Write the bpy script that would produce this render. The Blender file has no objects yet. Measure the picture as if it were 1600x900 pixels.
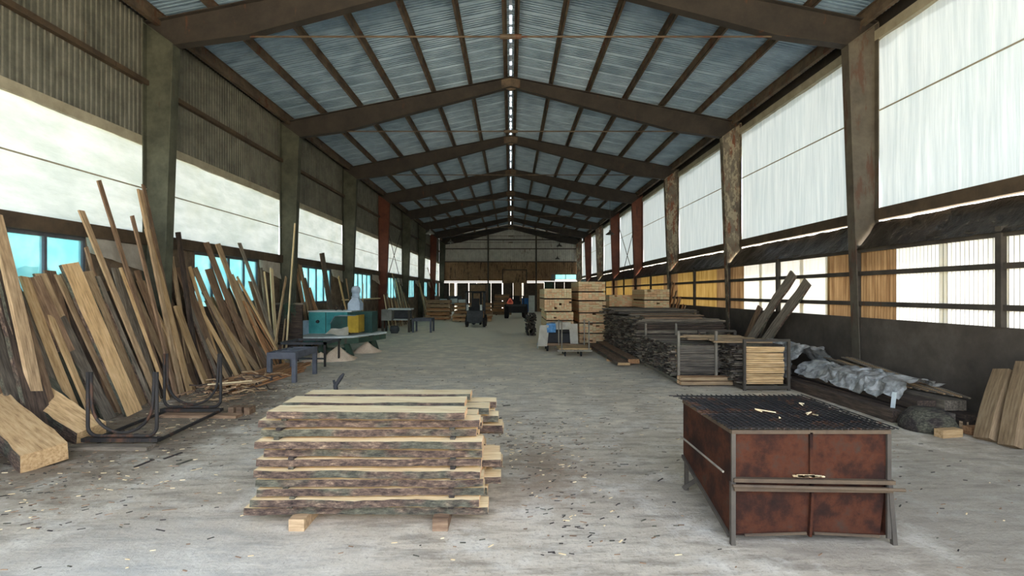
import bpy, math, random
from mathutils import Vector, Matrix, noise
R = math.radians
rnd = random.Random(7)
scn = bpy.context.scene
col = scn.collection

# ------------------------------------------------------------------ camera
F = 784.0; CX = 798.0; HY = 457.0; H = 2.0        # focal length in px (1600 wide), vanishing point, eye height
cam_d = bpy.data.cameras.new('camera'); cam = bpy.data.objects.new('camera', cam_d); col.objects.link(cam)
cam.location = (0, 0, H); cam.rotation_euler = (R(90), 0, 0)
cam_d.sensor_width = 36; cam_d.lens = F / 1600 * 36
cam_d.shift_x = (800 - CX) / 1600; cam_d.shift_y = (HY - 450) / 1600
cam_d.clip_end = 400
scn.camera = cam

# ------------------------------------------------------------------ world, sun, exposure
w = bpy.data.worlds.new('world'); scn.world = w; w.use_nodes = True
nt = w.node_tree; nt.nodes.clear()
wo = nt.nodes.new('ShaderNodeOutputWorld'); bg = nt.nodes.new('ShaderNodeBackground'); sky = nt.nodes.new('ShaderNodeTexSky')
sky.sky_type = 'NISHITA'; sky.sun_disc = False; sky.sun_elevation = R(66); sky.sun_rotation = R(90)
sky.air_density = 1.0; sky.dust_density = 4.0; sky.ozone_density = 1.0
bg.inputs['Strength'].default_value = 0.95
hz = nt.nodes.new('ShaderNodeMix'); hz.data_type = 'RGBA'; hz.inputs[0].default_value = 0.65; hz.inputs[7].default_value = (0.68, 0.61, 0.53, 1)   # thin bright haze over the blue
nt.links.new(sky.outputs[0], hz.inputs[6]); nt.links.new(hz.outputs[2], bg.inputs[0]); nt.links.new(bg.outputs[0], wo.inputs[0])
sl = bpy.data.lights.new('sun', 'SUN'); so = bpy.data.objects.new('sun', sl); col.objects.link(so)
sl.energy = 8.5; sl.angle = R(1.2); sl.color = (1.0, 0.94, 0.84)
so.rotation_euler = Vector((-math.cos(R(66)), 0.04, -math.sin(R(66)))).to_track_quat('-Z', 'Y').to_euler()
so.location = (20, 10, 25)
scn.view_settings.view_transform = 'Standard'; scn.view_settings.look = 'None'
scn.view_settings.exposure = 2.1; scn.view_settings.gamma = 1.0
scn.view_settings.use_curve_mapping = False
try:
    scn.cycles.max_bounces = 14; scn.cycles.diffuse_bounces = 7; scn.cycles.transmission_bounces = 8; scn.cycles.transparent_max_bounces = 12
    scn.cycles.sample_clamp_indirect = 6
except Exception: pass

# ------------------------------------------------------------------ pixel helpers (photo pixel -> real place)
def P(px, py, Y): return Vector(((px - CX) * Y / F, Y, H + (HY - py) * Y / F))
def FL(px, py, z=0.0):
    d = F * (H - z) / (py - HY); return Vector(((px - CX) * d / F, d, z))
def WX(px, py, X):
    d = F * X / (px - CX); return Vector((X, d, H + (HY - py) * d / F))

# ------------------------------------------------------------------ materials
def lin(c): return tuple(((v / 255) / 12.92 if v <= 10 else ((v / 255 + 0.055) / 1.055) ** 2.4) for v in c)
M = {}
def nodes(name):
    m = bpy.data.materials.new(name); m.use_nodes = True; n = m.node_tree; n.nodes.clear()
    out = n.nodes.new('ShaderNodeOutputMaterial'); M[name] = m
    return m, n, out
def N(n, t, **k):
    x = n.nodes.new(t)
    for a, b in k.items():
        if a in x.inputs: x.inputs[a].default_value = b
        else: setattr(x, a, b)
    return x
def ramp(n, fac, stops):
    r = n.nodes.new('ShaderNodeValToRGB'); e = r.color_ramp.elements
    while len(e) < len(stops): e.new(0.5)
    for i, (p, c) in enumerate(stops):
        e[i].position = p; e[i].color = (*lin(c), 1)
    n.links.new(fac, r.inputs[0]); return r.outputs[0]
def mixc(n, fac, a, b, mode='MIX'):
    x = n.nodes.new('ShaderNodeMix'); x.data_type = 'RGBA'; x.blend_type = mode
    if isinstance(fac, float): x.inputs[0].default_value = fac
    else: n.links.new(fac, x.inputs[0])
    for s, v in ((6, a), (7, b)):
        if isinstance(v, tuple): x.inputs[s].default_value = (*v, 1)
        else: n.links.new(v, x.inputs[s])
    return x.outputs[2]
def coords(n, scale=(1, 1, 1), obj=True, shift=True):
    tc = n.nodes.new('ShaderNodeTexCoord'); mp = n.nodes.new('ShaderNodeMapping'); mp.inputs['Scale'].default_value = scale
    n.links.new(tc.outputs['Object'], mp.inputs[0])
    if shift:
        oi = n.nodes.new('ShaderNodeObjectInfo'); mu = N(n, 'ShaderNodeMath', operation='MULTIPLY'); mu.inputs[1].default_value = 37.0
        n.links.new(oi.outputs['Random'], mu.inputs[0]); n.links.new(mu.outputs[0], mp.inputs['Location'])
    return mp.outputs[0]
def pn(n, vec, scale, detail=4, rough=0.6):
    x = N(n, 'ShaderNodeTexNoise', Scale=scale, Detail=detail, Roughness=rough)
    if vec is not None: n.links.new(vec, x.inputs['Vector'])
    return x.outputs['Fac']
def finish(n, out, color, rough=0.8, metal=0.0, bump=None, bstr=0.3, bdist=0.02):
    b = N(n, 'ShaderNodeBsdfPrincipled'); b.inputs['Roughness'].default_value = rough; b.inputs['Metallic'].default_value = metal
    if isinstance(color, tuple): b.inputs['Base Color'].default_value = (*color, 1)
    else: n.links.new(color, b.inputs['Base Color'])
    if bump is not None:
        bp = N(n, 'ShaderNodeBump', Strength=bstr, Distance=bdist); n.links.new(bump, bp.inputs['Height']); n.links.new(bp.outputs[0], b.inputs['Normal'])
    n.links.new(b.outputs[0], out.inputs[0]); return b
def wood(name, dark, mid, light, vary=0.35, rough=0.85):
    m, n, out = nodes(name)
    v = coords(n, (0.9, 9, 9)); g = pn(n, v, 3.5, 5, 0.65)
    c = ramp(n, g, [(0.28, dark), (0.5, mid), (0.72, light)])
    oi = n.nodes.new('ShaderNodeObjectInfo'); mr = N(n, 'ShaderNodeMapRange'); mr.inputs[3].default_value = 1 - vary; mr.inputs[4].default_value = 1 + vary * 0.6
    n.links.new(oi.outputs['Random'], mr.inputs[0])
    v2 = coords(n, (1.5, 2, 2)); d = pn(n, v2, 1.6, 3)
    c2 = mixc(n, ramp(n, d, [(0.45, (0, 0, 0)), (0.75, (150, 150, 150))]), c, lin(dark))
    cc = n.nodes.new('ShaderNodeCombineColor')
    for i in range(3): n.links.new(mr.outputs[0], cc.inputs[i])
    c3 = mixc(n, 1.0, c2, cc.outputs[0], 'MULTIPLY')
    finish(n, out, c3, rough, 0, g, 0.25, 0.01); return m
wood('wood_golden', (150, 116, 76), (204, 168, 118), (224, 192, 146))
wood('wood_tan', (124, 100, 74), (172, 144, 108), (204, 176, 138))
wood('wood_brown', (84, 64, 48), (136, 108, 82), (168, 140, 110))
wood('wood_grey', (72, 64, 54), (121, 110, 94), (162, 148, 128))
wood('wood_dark', (36, 30, 24), (71, 58, 48), (106, 88, 73))
wood('wood_orange', (124, 86, 56), (176, 128, 86), (208, 164, 118))
wood('wood_pale', (196, 168, 122), (232, 210, 164), (244, 228, 190), 0.12)
wood('wood_mossy', (38, 40, 32), (72, 72, 58), (100, 96, 80), 0.25)
wood('endgrain', (196, 144, 100), (236, 194, 148), (246, 220, 180), 0.2)
wood('old_board', (50, 46, 40), (92, 84, 74), (130, 120, 106), 0.4)
def bark(name, stops, sc=9):
    m, n, out = nodes(name)
    v = coords(n, (1.2, 3, 4)); g = pn(n, v, sc, 8, 0.75); p = pn(n, coords(n, (0.7, 1, 1)), 2.2, 3)
    c = mixc(n, ramp(n, p, [(0.48, (0, 0, 0)), (0.56, (255, 255, 255))]), ramp(n, g, stops), ramp(n, g, [(0.34, (34, 32, 26)), (0.5, (82, 80, 66)), (0.66, (118, 114, 94))]))
    finish(n, out, c, 0.95, 0, g, 0.9, 0.02)
bark('bark', [(0.34, (30, 24, 20)), (0.47, (80, 64, 54)), (0.57, (112, 92, 76)), (0.7, (172, 146, 116))], 10)
bark('bark_dark', [(0.3, (20, 17, 15)), (0.5, (54, 46, 42)), (0.7, (98, 88, 78))], 12)
def steel(name, a, b, rust, amount=0.5, pale=None):
    m, n, out = nodes(name)
    v = coords(n, (1, 1, 1)); g = pn(n, v, 2.0, 6, 0.7); s = pn(n, coords(n, (2.5, 2.5, 0.6)), 1.7, 5, 0.7)
    c = ramp(n, g, [(0.35, a), (0.65, b)])
    c = mixc(n, ramp(n, s, [(amount, (0, 0, 0)), (amount + 0.08, (255, 255, 255))]), c, lin(rust))
    if pale:
        q = pn(n, coords(n, (2, 2, 1), True, True), 3.1, 6, 0.7)
        c = mixc(n, ramp(n, q, [(0.5, (0, 0, 0)), (0.56, (230, 230, 230))]), c, lin(pale))
    finish(n, out, c, 0.75, 0.0, g, 0.2, 0.01)
steel('steel_olive', (58, 60, 48), (88, 90, 74), (66, 50, 36), 0.66)
steel('steel_dark', (56, 50, 43), (82, 75, 64), (92, 60, 40), 0.62)
steel('rafter_brown', (40, 35, 30), (60, 53, 45), (84, 54, 36), 0.62)
steel('steel_red', (86, 46, 32), (112, 62, 42), (70, 40, 28), 0.6)
steel('steel_patchy', (84, 76, 64), (118, 108, 92), (112, 66, 40), 0.52, (156, 146, 122))
steel('steel_concretish', (74, 67, 57), (100, 92, 78), (84, 60, 46), 0.55)
steel('purlin_rust', (62, 52, 42), (108, 92, 72), (86, 52, 32), 0.55)
steel('rail_brown', (62, 50, 38), (92, 76, 56), (60, 42, 30), 0.6)
steel('pipe_black', (30, 28, 26), (52, 47, 42), (84, 56, 38), 0.55)
steel('pipe_pale', (104, 98, 86), (140, 132, 116), (96, 70, 50), 0.62)
steel('paint_bluegrey', (70, 73, 80), (98, 101, 108), (60, 56, 56), 0.66)
steel('paint_teal', (40, 122, 124), (72, 156, 154), (70, 96, 92), 0.66)
steel('paint_tealdark', (26, 58, 52), (44, 82, 74), (60, 66, 58), 0.6)
steel('paint_lightblue', (160, 180, 200), (198, 214, 228), (110, 116, 118), 0.68)
steel('paint_white', (176, 184, 180), (208, 214, 210), (150, 140, 120), 0.68)
steel('paint_yellow', (156, 128, 32), (190, 158, 48), (96, 84, 40), 0.64)
steel('paint_green', (40, 62, 48), (60, 84, 66), (70, 62, 50), 0.55)
steel('paint_black', (22, 22, 24), (44, 44, 46), (50, 42, 36), 0.62)
steel('paint_charcoal', (48, 50, 52), (74, 76, 78), (60, 54, 48), 0.62)
steel('paint_blue', (28, 84, 150), (48, 112, 176), (40, 70, 110), 0.68)
steel('hall_metal', (84, 84, 74), (118, 117, 104), (84, 72, 58), 0.62)
steel('gable_metal', (176, 174, 166), (206, 204, 194), (120, 100, 76), 0.6)
steel('gable_brown', (128, 100, 72), (160, 130, 96), (62, 46, 34), 0.56)
steel('trim_cream', (150, 142, 120), (180, 172, 148), (120, 104, 80), 0.7)
steel('ceramic_grey', (112, 110, 104), (150, 148, 140), (100, 90, 80), 0.66)
# rusty sheet of the grate box
m, n, out = nodes('rust_sheet')
g = pn(n, coords(n), 3.0, 8, 0.7); g2 = pn(n, coords(n, (1, 1, 1)), 26, 6, 0.75)
c = ramp(n, g, [(0.34, (24, 13, 9)), (0.47, (46, 23, 13)), (0.57, (72, 37, 19)), (0.66, (60, 44, 33))])
c = mixc(n, ramp(n, g2, [(0.42, (0, 0, 0)), (0.75, (140, 140, 140))]), c, lin((38, 23, 16)))
finish(n, out, c, 0.85, 0.0, g2, 0.25, 0.01).inputs['Specular IOR Level'].default_value = 0.25
# galvanised roof sheets
m, n, out = nodes('roof_sheet')
g = pn(n, coords(n), 1.3, 5, 0.6); g2 = pn(n, coords(n), 60, 2, 0.5)
c = ramp(n, g, [(0.3, (104, 128, 146)), (0.55, (136, 160, 178)), (0.75, (156, 178, 194))])
c = mixc(n, ramp(n, g2, [(0.4, (0, 0, 0)), (0.7, (90, 90, 90))]), c, lin((92, 104, 116)))
finish(n, out, c, 0.45, 0.2)
m, n, out = nodes('roof_outer'); finish(n, out, lin((110, 112, 112)), 0.8)
# concrete walls
def concrete(name, stops, sc=1.2):
    m, n, out = nodes(name)
    g = pn(n, coords(n, shift=False), sc, 8, 0.65); g2 = pn(n, coords(n, shift=False), 14, 5, 0.7)
    c = mixc(n, ramp(n, g2, [(0.45, (0, 0, 0)), (0.7, (120, 120, 120))]), ramp(n, g, stops), lin(stops[0][1]))
    finish(n, out, c, 0.9, 0, g2, 0.3, 0.01)
concrete('concrete_dark', [(0.3, (58, 51, 44)), (0.55, (84, 76, 66)), (0.75, (104, 95, 84))])
concrete('concrete_brown', [(0.3, (72, 60, 48)), (0.5, (112, 96, 78)), (0.7, (140, 122, 100))], 3.0)
# floor
m, n, out = nodes('floor_concrete')
v = coords(n, shift=False)
big = pn(n, v, 0.35, 5, 0.6); mid = pn(n, v, 1.7, 7, 0.7); fine = pn(n, v, 26, 6, 0.75)
mp = N(n, 'ShaderNodeMapping'); mp.inputs['Scale'].default_value = (0.55, 2.6, 1); mp.inputs['Rotation'].default_value = (0, 0, R(-25)); n.links.new(v, mp.inputs[0])
sw = pn(n, mp.outputs[0], 3.0, 7, 0.7)
c = ramp(n, big, [(0.32, (178, 164, 142)), (0.5, (200, 188, 166)), (0.7, (214, 204, 184))])
c = mixc(n, ramp(n, sw, [(0.46, (0, 0, 0)), (0.62, (225, 225, 225))]), c, lin((138, 128, 112)))
c = mixc(n, ramp(n, mid, [(0.5, (0, 0, 0)), (0.66, (215, 215, 215))]), c, lin((226, 220, 204)))
c = mixc(n, ramp(n, fine, [(0.53, (0, 0, 0)), (0.66, (190, 190, 190))]), c, lin((112, 98, 80)))
def blob(c, x, y, rx, ry, colr, amt, soft=0.5):
    mp = N(n, 'ShaderNodeMapping'); mp.inputs['Location'].default_value = (-x / rx, -y / ry, 0); mp.inputs['Scale'].default_value = (1 / rx, 1 / ry, 0)
    n.links.new(v, mp.inputs[0]); l = N(n, 'ShaderNodeVectorMath', operation='LENGTH'); n.links.new(mp.outputs[0], l.inputs[0])
    a = N(n, 'ShaderNodeMath', operation='ADD'); n.links.new(l.outputs['Value'], a.inputs[0])
    s = N(n, 'ShaderNodeMath', operation='MULTIPLY_ADD'); n.links.new(mid, s.inputs[0]); s.inputs[1].default_value = 1.6; s.inputs[2].default_value = -0.8
    n.links.new(s.outputs[0], a.inputs[1])
    mr = N(n, 'ShaderNodeMapRange'); mr.inputs[1].default_value = 1.0; mr.inputs[2].default_value = 1.0 - soft; mr.inputs[3].default_value = 0; mr.inputs[4].default_value = amt
    n.links.new(a.outputs[0], mr.inputs[0]); return mixc(n, mr.outputs[0], c, lin(colr))
c = blob(c, 0.35, 5.6, 0.75, 1.3, (118, 92, 66), 0.6, 0.8)      # trodden bark dust right of the board stack
c = blob(c, -5.2, 8.0, 1.7, 4.2, (104, 86, 64), 0.75, 0.5)      # bark dirt by the leaning boards
c = blob(c, 4.2, 4.9, 3.0, 3.4, (134, 127, 114), 0.6, 0.7)
c = blob(c, 0.0, 34, 9.5, 26, (250, 238, 212), 0.97, 0.5)  # far floor painted lighter, standing in for daylight missing there
c = blob(c, -2.6, 3.2, 2.2, 1.6, (206, 208, 200), 0.5, 0.8)     # bright sky reflection from the open end, painted into the floor colour
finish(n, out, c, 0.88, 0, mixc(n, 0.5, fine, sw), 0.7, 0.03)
m, n, out = nodes('grass_ground')
g = pn(n, coords(n, shift=False), 3, 6, 0.7); finish(n, out, ramp(n, g, [(0.3, (150, 140, 118)), (0.6, (176, 166, 144)), (0.8, (192, 182, 160))]), 1.0)
# translucent sheets
def translucent(name, c1, c2, trans=0.8, wrinkle=0.3, scale=(1, 1, 1), sc=2.0, transp=0.0, dirt=None, ribs=0.0):
    m, n, out = nodes(name)
    g = pn(n, coords(n, scale), sc, 5, 0.6)
    cr = ramp(n, g, [(0.35, c1), (0.65, c2)])
    if dirt:
        d = pn(n, coords(n, (1, 1, 1)), 0.8, 5, 0.6); cr = mixc(n, ramp(n, d, [(0.5, (0, 0, 0)), (0.7, (150, 150, 150))]), cr, lin(dirt))
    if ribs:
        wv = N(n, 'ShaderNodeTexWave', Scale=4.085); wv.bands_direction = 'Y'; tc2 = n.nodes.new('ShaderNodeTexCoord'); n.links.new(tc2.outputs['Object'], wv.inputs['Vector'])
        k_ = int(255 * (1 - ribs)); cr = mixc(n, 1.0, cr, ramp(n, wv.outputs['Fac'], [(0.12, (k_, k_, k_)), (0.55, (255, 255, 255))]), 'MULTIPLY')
    bp = N(n, 'ShaderNodeBump', Strength=wrinkle, Distance=0.03); n.links.new(g, bp.inputs['Height'])
    t = n.nodes.new('ShaderNodeBsdfTranslucent'); d = n.nodes.new('ShaderNodeBsdfDiffuse'); mx = n.nodes.new('ShaderNodeMixShader'); mx.inputs[0].default_value = 1 - trans
    for s in (t, d): n.links.new(cr, s.inputs['Color']); n.links.new(bp.outputs[0], s.inputs['Normal'])
    n.links.new(t.outputs[0], mx.inputs[1]); n.links.new(d.outputs[0], mx.inputs[2]); last = mx.outputs[0]
    if transp:
        tr = n.nodes.new('ShaderNodeBsdfTransparent'); n.links.new(cr, tr.inputs[0]); m2 = n.nodes.new('ShaderNodeMixShader'); m2.inputs[0].default_value = transp
        n.links.new(last, m2.inputs[1]); n.links.new(tr.outputs[0], m2.inputs[2]); last = m2.outputs[0]
    n.links.new(last, out.inputs[0])
translucent('tarp_right', (196, 212, 218), (220, 232, 236), 0.062, 0.5, (1, 5, 0.25), 2.4)
translucent('tarp_left', (204, 216, 208), (230, 238, 232), 0.185, 0.9, (1, 0.5, 1.6), 2.2, 0, (196, 204, 180))
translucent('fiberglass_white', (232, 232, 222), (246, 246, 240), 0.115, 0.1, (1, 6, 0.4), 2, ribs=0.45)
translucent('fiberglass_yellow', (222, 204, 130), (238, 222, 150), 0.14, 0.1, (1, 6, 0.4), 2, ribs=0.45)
translucent('ridge_diffusing', (210, 220, 226), (236, 240, 244), 0.5, 0.1)
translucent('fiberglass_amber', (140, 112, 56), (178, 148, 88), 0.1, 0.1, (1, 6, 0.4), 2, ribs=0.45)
translucent('fiberglass_shaded', (110, 84, 56), (150, 122, 86), 0.09, 0.1, (1, 6, 0.4), 2, ribs=0.45)  # brown tone paints column shade into the end sheets of each bay
translucent('window_film', (160, 206, 210), (192, 226, 226), 0.6, 0.1, (1, 1, 1), 1.5, 0.5)
translucent('cloth_white', (214, 206, 188), (238, 232, 218), 0.5, 0.5, (1, 1, 1), 4)
translucent('leaf', (70, 118, 36), (120, 168, 60), 0.4, 0.1, (1, 1, 1), 6)
m, n, out = nodes('black_plastic'); g = pn(n, coords(n), 7, 6, 0.65)
finish(n, out, ramp(n, g, [(0.4, (30, 26, 21)), (0.62, (62, 54, 44)), (0.74, (150, 140, 122))]), 0.28, 0, g, 1.0, 0.05)  # palest stop paints glints of light into the plastic's colour
m, n, out = nodes('clear_plastic'); g = pn(n, coords(n), 6, 6, 0.65)
b = finish(n, out, ramp(n, g, [(0.4, (132, 132, 128)), (0.65, (212, 212, 208))]), 0.3, 0, g, 0.8, 0.04); b.inputs['Alpha'].default_value = 0.82
m, n, out = nodes('tarp_blue'); g = pn(n, coords(n), 5, 4); finish(n, out, ramp(n, g, [(0.4, (40, 100, 150)), (0.6, (90, 150, 196))]), 0.5, 0, g, 0.5, 0.03)
m, n, out = nodes('rubber'); finish(n, out, lin((34, 32, 31)), 0.9)
m, n, out = nodes('sawdust'); g = pn(n, coords(n), 30, 6, 0.8); finish(n, out, ramp(n, g, [(0.3, (214, 178, 144)), (0.6, (244, 222, 194))]), 1.0, 0, g, 0.8, 0.02)
m, n, out = nodes('sign_red'); finish(n, out, lin((200, 40, 26)), 0.5)
m, n, out = nodes('sign_orange'); finish(n, out, lin((255, 118, 74)), 0.4)
m, n, out = nodes('sign_darkred'); finish(n, out, lin((70, 14, 12)), 0.6)

# ------------------------------------------------------------------ mesh helpers
class MB:
    def __init__(s): s.v = []; s.f = []; s.m = []
    def add(s, vs, fs, mi=0):
        o = len(s.v); s.v += [Vector(v) for v in vs]; s.f += [tuple(i + o for i in f) for f in fs]; s.m += [mi] * len(fs) if isinstance(mi, int) else list(mi)
        return s
    def box(s, lo, hi, mi=0, mat=None):
        (a, b, c), (d, e, f) = lo, hi
        vs = [(a, b, c), (d, b, c), (d, e, c), (a, e, c), (a, b, f), (d, b, f), (d, e, f), (a, e, f)]
        if mat is not None: vs = [mat @ Vector(v) for v in vs]
        return s.add(vs, [(0, 3, 2, 1), (4, 5, 6, 7), (0, 1, 5, 4), (1, 2, 6, 5), (2, 3, 7, 6), (3, 0, 4, 7)], mi)
    def bar(s, p, q, wd, th, up=(0, 0, 1), mi=0):
        p, q = Vector(p), Vector(q); x = (q - p); L = x.length; x.normalize()
        u = Vector(up); y = u.cross(x)
        if y.length < 1e-4: y = Vector((0, 1, 0)).cross(x)
        y.normalize(); z = x.cross(y)
        mt = Matrix((x, y, z)).transposed().to_4x4(); mt.translation = p
        return s.box((0, -wd / 2, -th / 2), (L, wd / 2, th / 2), mi, mt)
    def tube(s, pts, r, n=8, mi=0, cap=True):
        pts = [Vector(p) for p in pts]; o = len(s.v); prev = None
        for i, p in enumerate(pts):
            t = (pts[min(i + 1, len(pts) - 1)] - pts[max(i - 1, 0)]).normalized()
            if prev is None:
                a = Vector((0, 0, 1)) if abs(t.z) < 0.9 else Vector((1, 0, 0)); prev = (a - t * a.dot(t)).normalized()
            else: prev = (prev - t * prev.dot(t)).normalized()
            b = t.cross(prev); rr = r[i] if isinstance(r, (list, tuple)) else r
            for k in range(n):
                an = 2 * math.pi * k / n; s.v.append(p + (prev * math.cos(an) + b * math.sin(an)) * rr)
        fs = []
        for i in range(len(pts) - 1):
            for k in range(n):
                a = o + i * n + k; b2 = o + i * n + (k + 1) % n; fs.append((a, b2, b2 + n, a + n))
        if cap: fs.append(tuple(o + k for k in range(n))[::-1]); fs.append(tuple(o + (len(pts) - 1) * n + k for k in range(n)))
        s.f += fs; s.m += [mi] * len(fs); return s
    def lathe(s, prof, c=(0, 0, 0), n=14, mi=0, axis='Z'):
        o = len(s.v); c = Vector(c)
        for (r, h) in prof:
            for k in range(n):
                a = 2 * math.pi * k / n
                v = (r * math.cos(a), r * math.sin(a), h)
                if axis == 'X': v = (v[2], v[0], v[1])
                if axis == 'Y': v = (v[0], v[2], v[1])
                s.v.append(c + Vector(v))
        fs = []
        for i in range(len(prof) - 1):
            for k in range(n):
                a = o + i * n + k; b = o + i * n + (k + 1) % n; fs.append((a, b, b + n, a + n))
        fs.append(tuple(o + k for k in range(n))[::-1]); fs.append(tuple(o + (len(prof) - 1) * n + k for k in range(n)))
        s.f += fs; s.m += [mi] * len(fs); return s
    def prism(s, poly, y0, y1, mi=0, axis='Y'):
        k = len(poly)
        def q(a, b, y): return (a, y, b) if axis == 'Y' else ((y, a, b) if axis == 'X' else (a, b, y))
        vs = [q(a, b, y0) for a, b in poly] + [q(a, b, y1) for a, b in poly]
        fs = [tuple(range(k)), tuple(range(2 * k - 1, k - 1, -1))] + [(i, i + k, (i + 1) % k + k, (i + 1) % k) for i in range(k)]
        return s.add(vs, fs, mi)
    def build(s, name, mats, parent=None, smooth=False, loc=None, kind=None):
        me = bpy.data.meshes.new(name)
        off = Vector(loc) if loc is not None else Vector((0, 0, 0))
        me.from_pydata([v - off for v in s.v], [], s.f); 
        for m in (mats if isinstance(mats, (list, tuple)) else [mats]): me.materials.append(M[m])
        me.polygons.foreach_set('material_index', s.m)
        if smooth: me.polygons.foreach_set('use_smooth', [True] * len(s.f))
        me.update()
        o = bpy.data.objects.new(name, me); col.objects.link(o); o.location = off
        if parent: setpar(o, parent)
        if kind: o['kind'] = kind
        return o
WM = {}
def wm(o): return WM.get(o.name, Matrix.Translation(o.location) if o.type != 'EMPTY' or True else None)
def setpar(o, p):
    o.parent = p
    # parents here are unrotated or carry their world matrix; keep the child's world place
    base = Matrix.LocRotScale(p.location, p.rotation_euler, p.scale)
    q = p.parent
    while q is not None: base = Matrix.LocRotScale(q.location, q.rotation_euler, q.scale) @ base; q = q.parent
    mloc = Matrix.LocRotScale(o.location, o.rotation_euler, o.scale)
    l, r, s_ = (base.inverted() @ mloc).decompose(); o.location = l; o.rotation_euler = r.to_euler(); o.scale = s_
def tag(o, label=None, cat=None, group=None, kind=None):
    if label: o['label'] = label
    if cat: o['category'] = cat
    if group: o['group'] = group
    if kind: o['kind'] = kind
    return o
def empty(name, loc=(0, 0, 0)):
    o = bpy.data.objects.new(name, None); col.objects.link(o); o.location = loc; o.empty_display_size = 0.2; return o
ONES = ['zeroth', 'first', 'second', 'third', 'fourth', 'fifth', 'sixth', 'seventh', 'eighth', 'ninth', 'tenth', 'eleventh', 'twelfth', 'thirteenth', 'fourteenth', 'fifteenth', 'sixteenth', 'seventeenth', 'eighteenth', 'nineteenth']
TENS = {2: ('twentieth', 'twenty'), 3: ('thirtieth', 'thirty'), 4: ('fortieth', 'forty'), 5: ('fiftieth', 'fifty')}
def ordn(i):
    if i < 20: return ONES[i]
    t, u = divmod(i, 10); return TENS[t][0] if u == 0 else TENS[t][1] + '-' + ONES[u]

# ------------------------------------------------------------------ the hall
W = 7.48; INNER = 7.05; Y0 = -1.8; Y1 = 52.4
FR = [-1.8 + 6 * k for k in range(10)]      # frames at -1.8 ... 52.2
def roofz(x, off=0.15): return 8.96 - 0.2 * abs(x) + off
fl = MB(); 
nx, ny = 30, 120
fl.add([(-7.6 + 15.2 * i / nx, Y0 - 0.2 + (Y1 - Y0 + 0.4) * j / ny, 0) for j in range(ny + 1) for i in range(nx + 1)],
       [(j * (nx + 1) + i, j * (nx + 1) + i + 1, (j + 1) * (nx + 1) + i + 1, (j + 1) * (nx + 1) + i) for j in range(ny) for i in range(nx)])
fl.box((-7.6, Y0 - 0.2, -0.2), (7.6, Y1 + 0.2, -0.01))
tag(fl.build('floor', 'floor_concrete'), kind='structure')
g = MB(); g.box((-70, -60, -0.5), (70, 120, -0.22)); tag(g.build('ground', 'grass_ground'), kind='structure')

# ceiling: outer skin with an open ridge slot, roof sheets and purlins as its pieces
ce = MB()
for s in (-1, 1):
    ce.prism([(s * 0.035, roofz(0.035, 0.22)), (s * 7.75, roofz(7.75, 0.22)), (s * 7.75, roofz(7.75, 0.28)), (s * 0.035, roofz(0.035, 0.28))], Y0, Y1 + 0.25)
ceiling = tag(ce.build('ceiling', 'roof_outer'), kind='structure')
pitch = 0.6
npan = int((Y1 - Y0) / pitch)
def roof_mesh(s):
    mb = MB(); ribs = 6; st = pitch / ribs; ys = []
    for k in range(ribs):
        y = k * st; dz = 0.026
        ys += [(y, 0.0), (y + st * 0.5, 0.0), (y + st * 0.58, dz), (y + st * 0.92, dz)]
    ys = [(0.0, 0.0), (0.012, 0.035), (0.03, 0.035), (0.042, 0.0)] + ys[1:]; ys.append((pitch, 0.0))
    xs = [0.035, 7.6]; vs = []
    for x in xs:
        for (y, dz) in ys: vs.append((s * x, y, roofz(x, 0.17) + dz))
    k = len(ys); mb.add(vs, [(i, i + 1, i + 1 + k, i + k) for i in range(k - 1)])
    return mb
rm = {s: roof_mesh(s).build('roof_panel', 'roof_sheet', ceiling) for s in (-1, 1)}
for s in (-1, 1): rm[s].location = (0, Y0, 0)
for i in range(1, npan):
    for s in (-1, 1):
        c = rm[s].copy(); col.objects.link(c); c.location = (0, Y0 + i * pitch, 0)
PUR = [0.16, 1.3, 2.5, 3.7, 4.88, 6.06, 7.15]
for s in (-1, 1):
    for x in PUR:
        z = roofz(x, 0.0); p = MB(); X = s * x
        p.box((X - 0.006, Y0, z), (X + 0.006, Y1, z + 0.16)); p.box((X - 0.006, Y0, z), (X + s * 0.06, Y1, z + 0.01)); p.box((X - s * 0.06, Y0, z + 0.15), (X + 0.006, Y1, z + 0.16))
        if x == 7.15: p.box((X - 0.05, Y0, z - 0.12), (X + 0.05, Y1, z - 0.02))
        p.build('purlin', 'purlin_rust', ceiling)
st_ = MB(); st_.box((-0.08, Y0, roofz(0, 0.285)), (0.08, Y1, roofz(0, 0.29))); st_.build('ridge_diffuser', 'ridge_diffusing', ceiling)  # added diffuser over the ridge slot, keeps a sun stripe off the floor
for s in (-1, 1):
    e = MB(); e.box((s * 7.53 - 0.03, Y0, 7.15), (s * 7.53 + 0.03, Y1, 7.69)); e.build('eave_board', 'rafter_brown', ceiling)
k = 0; y = Y0
while y < Y1 - 0.5:
    L = rnd.uniform(0.08, 0.5); gp = rnd.uniform(0.12, 0.55)
    p = MB(); p.box((-0.09, y, roofz(0, 0.3)), (0.09, y + L, roofz(0, 0.33))); p.build('ridge_cap', 'roof_outer', ceiling); y += L + gp

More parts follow.
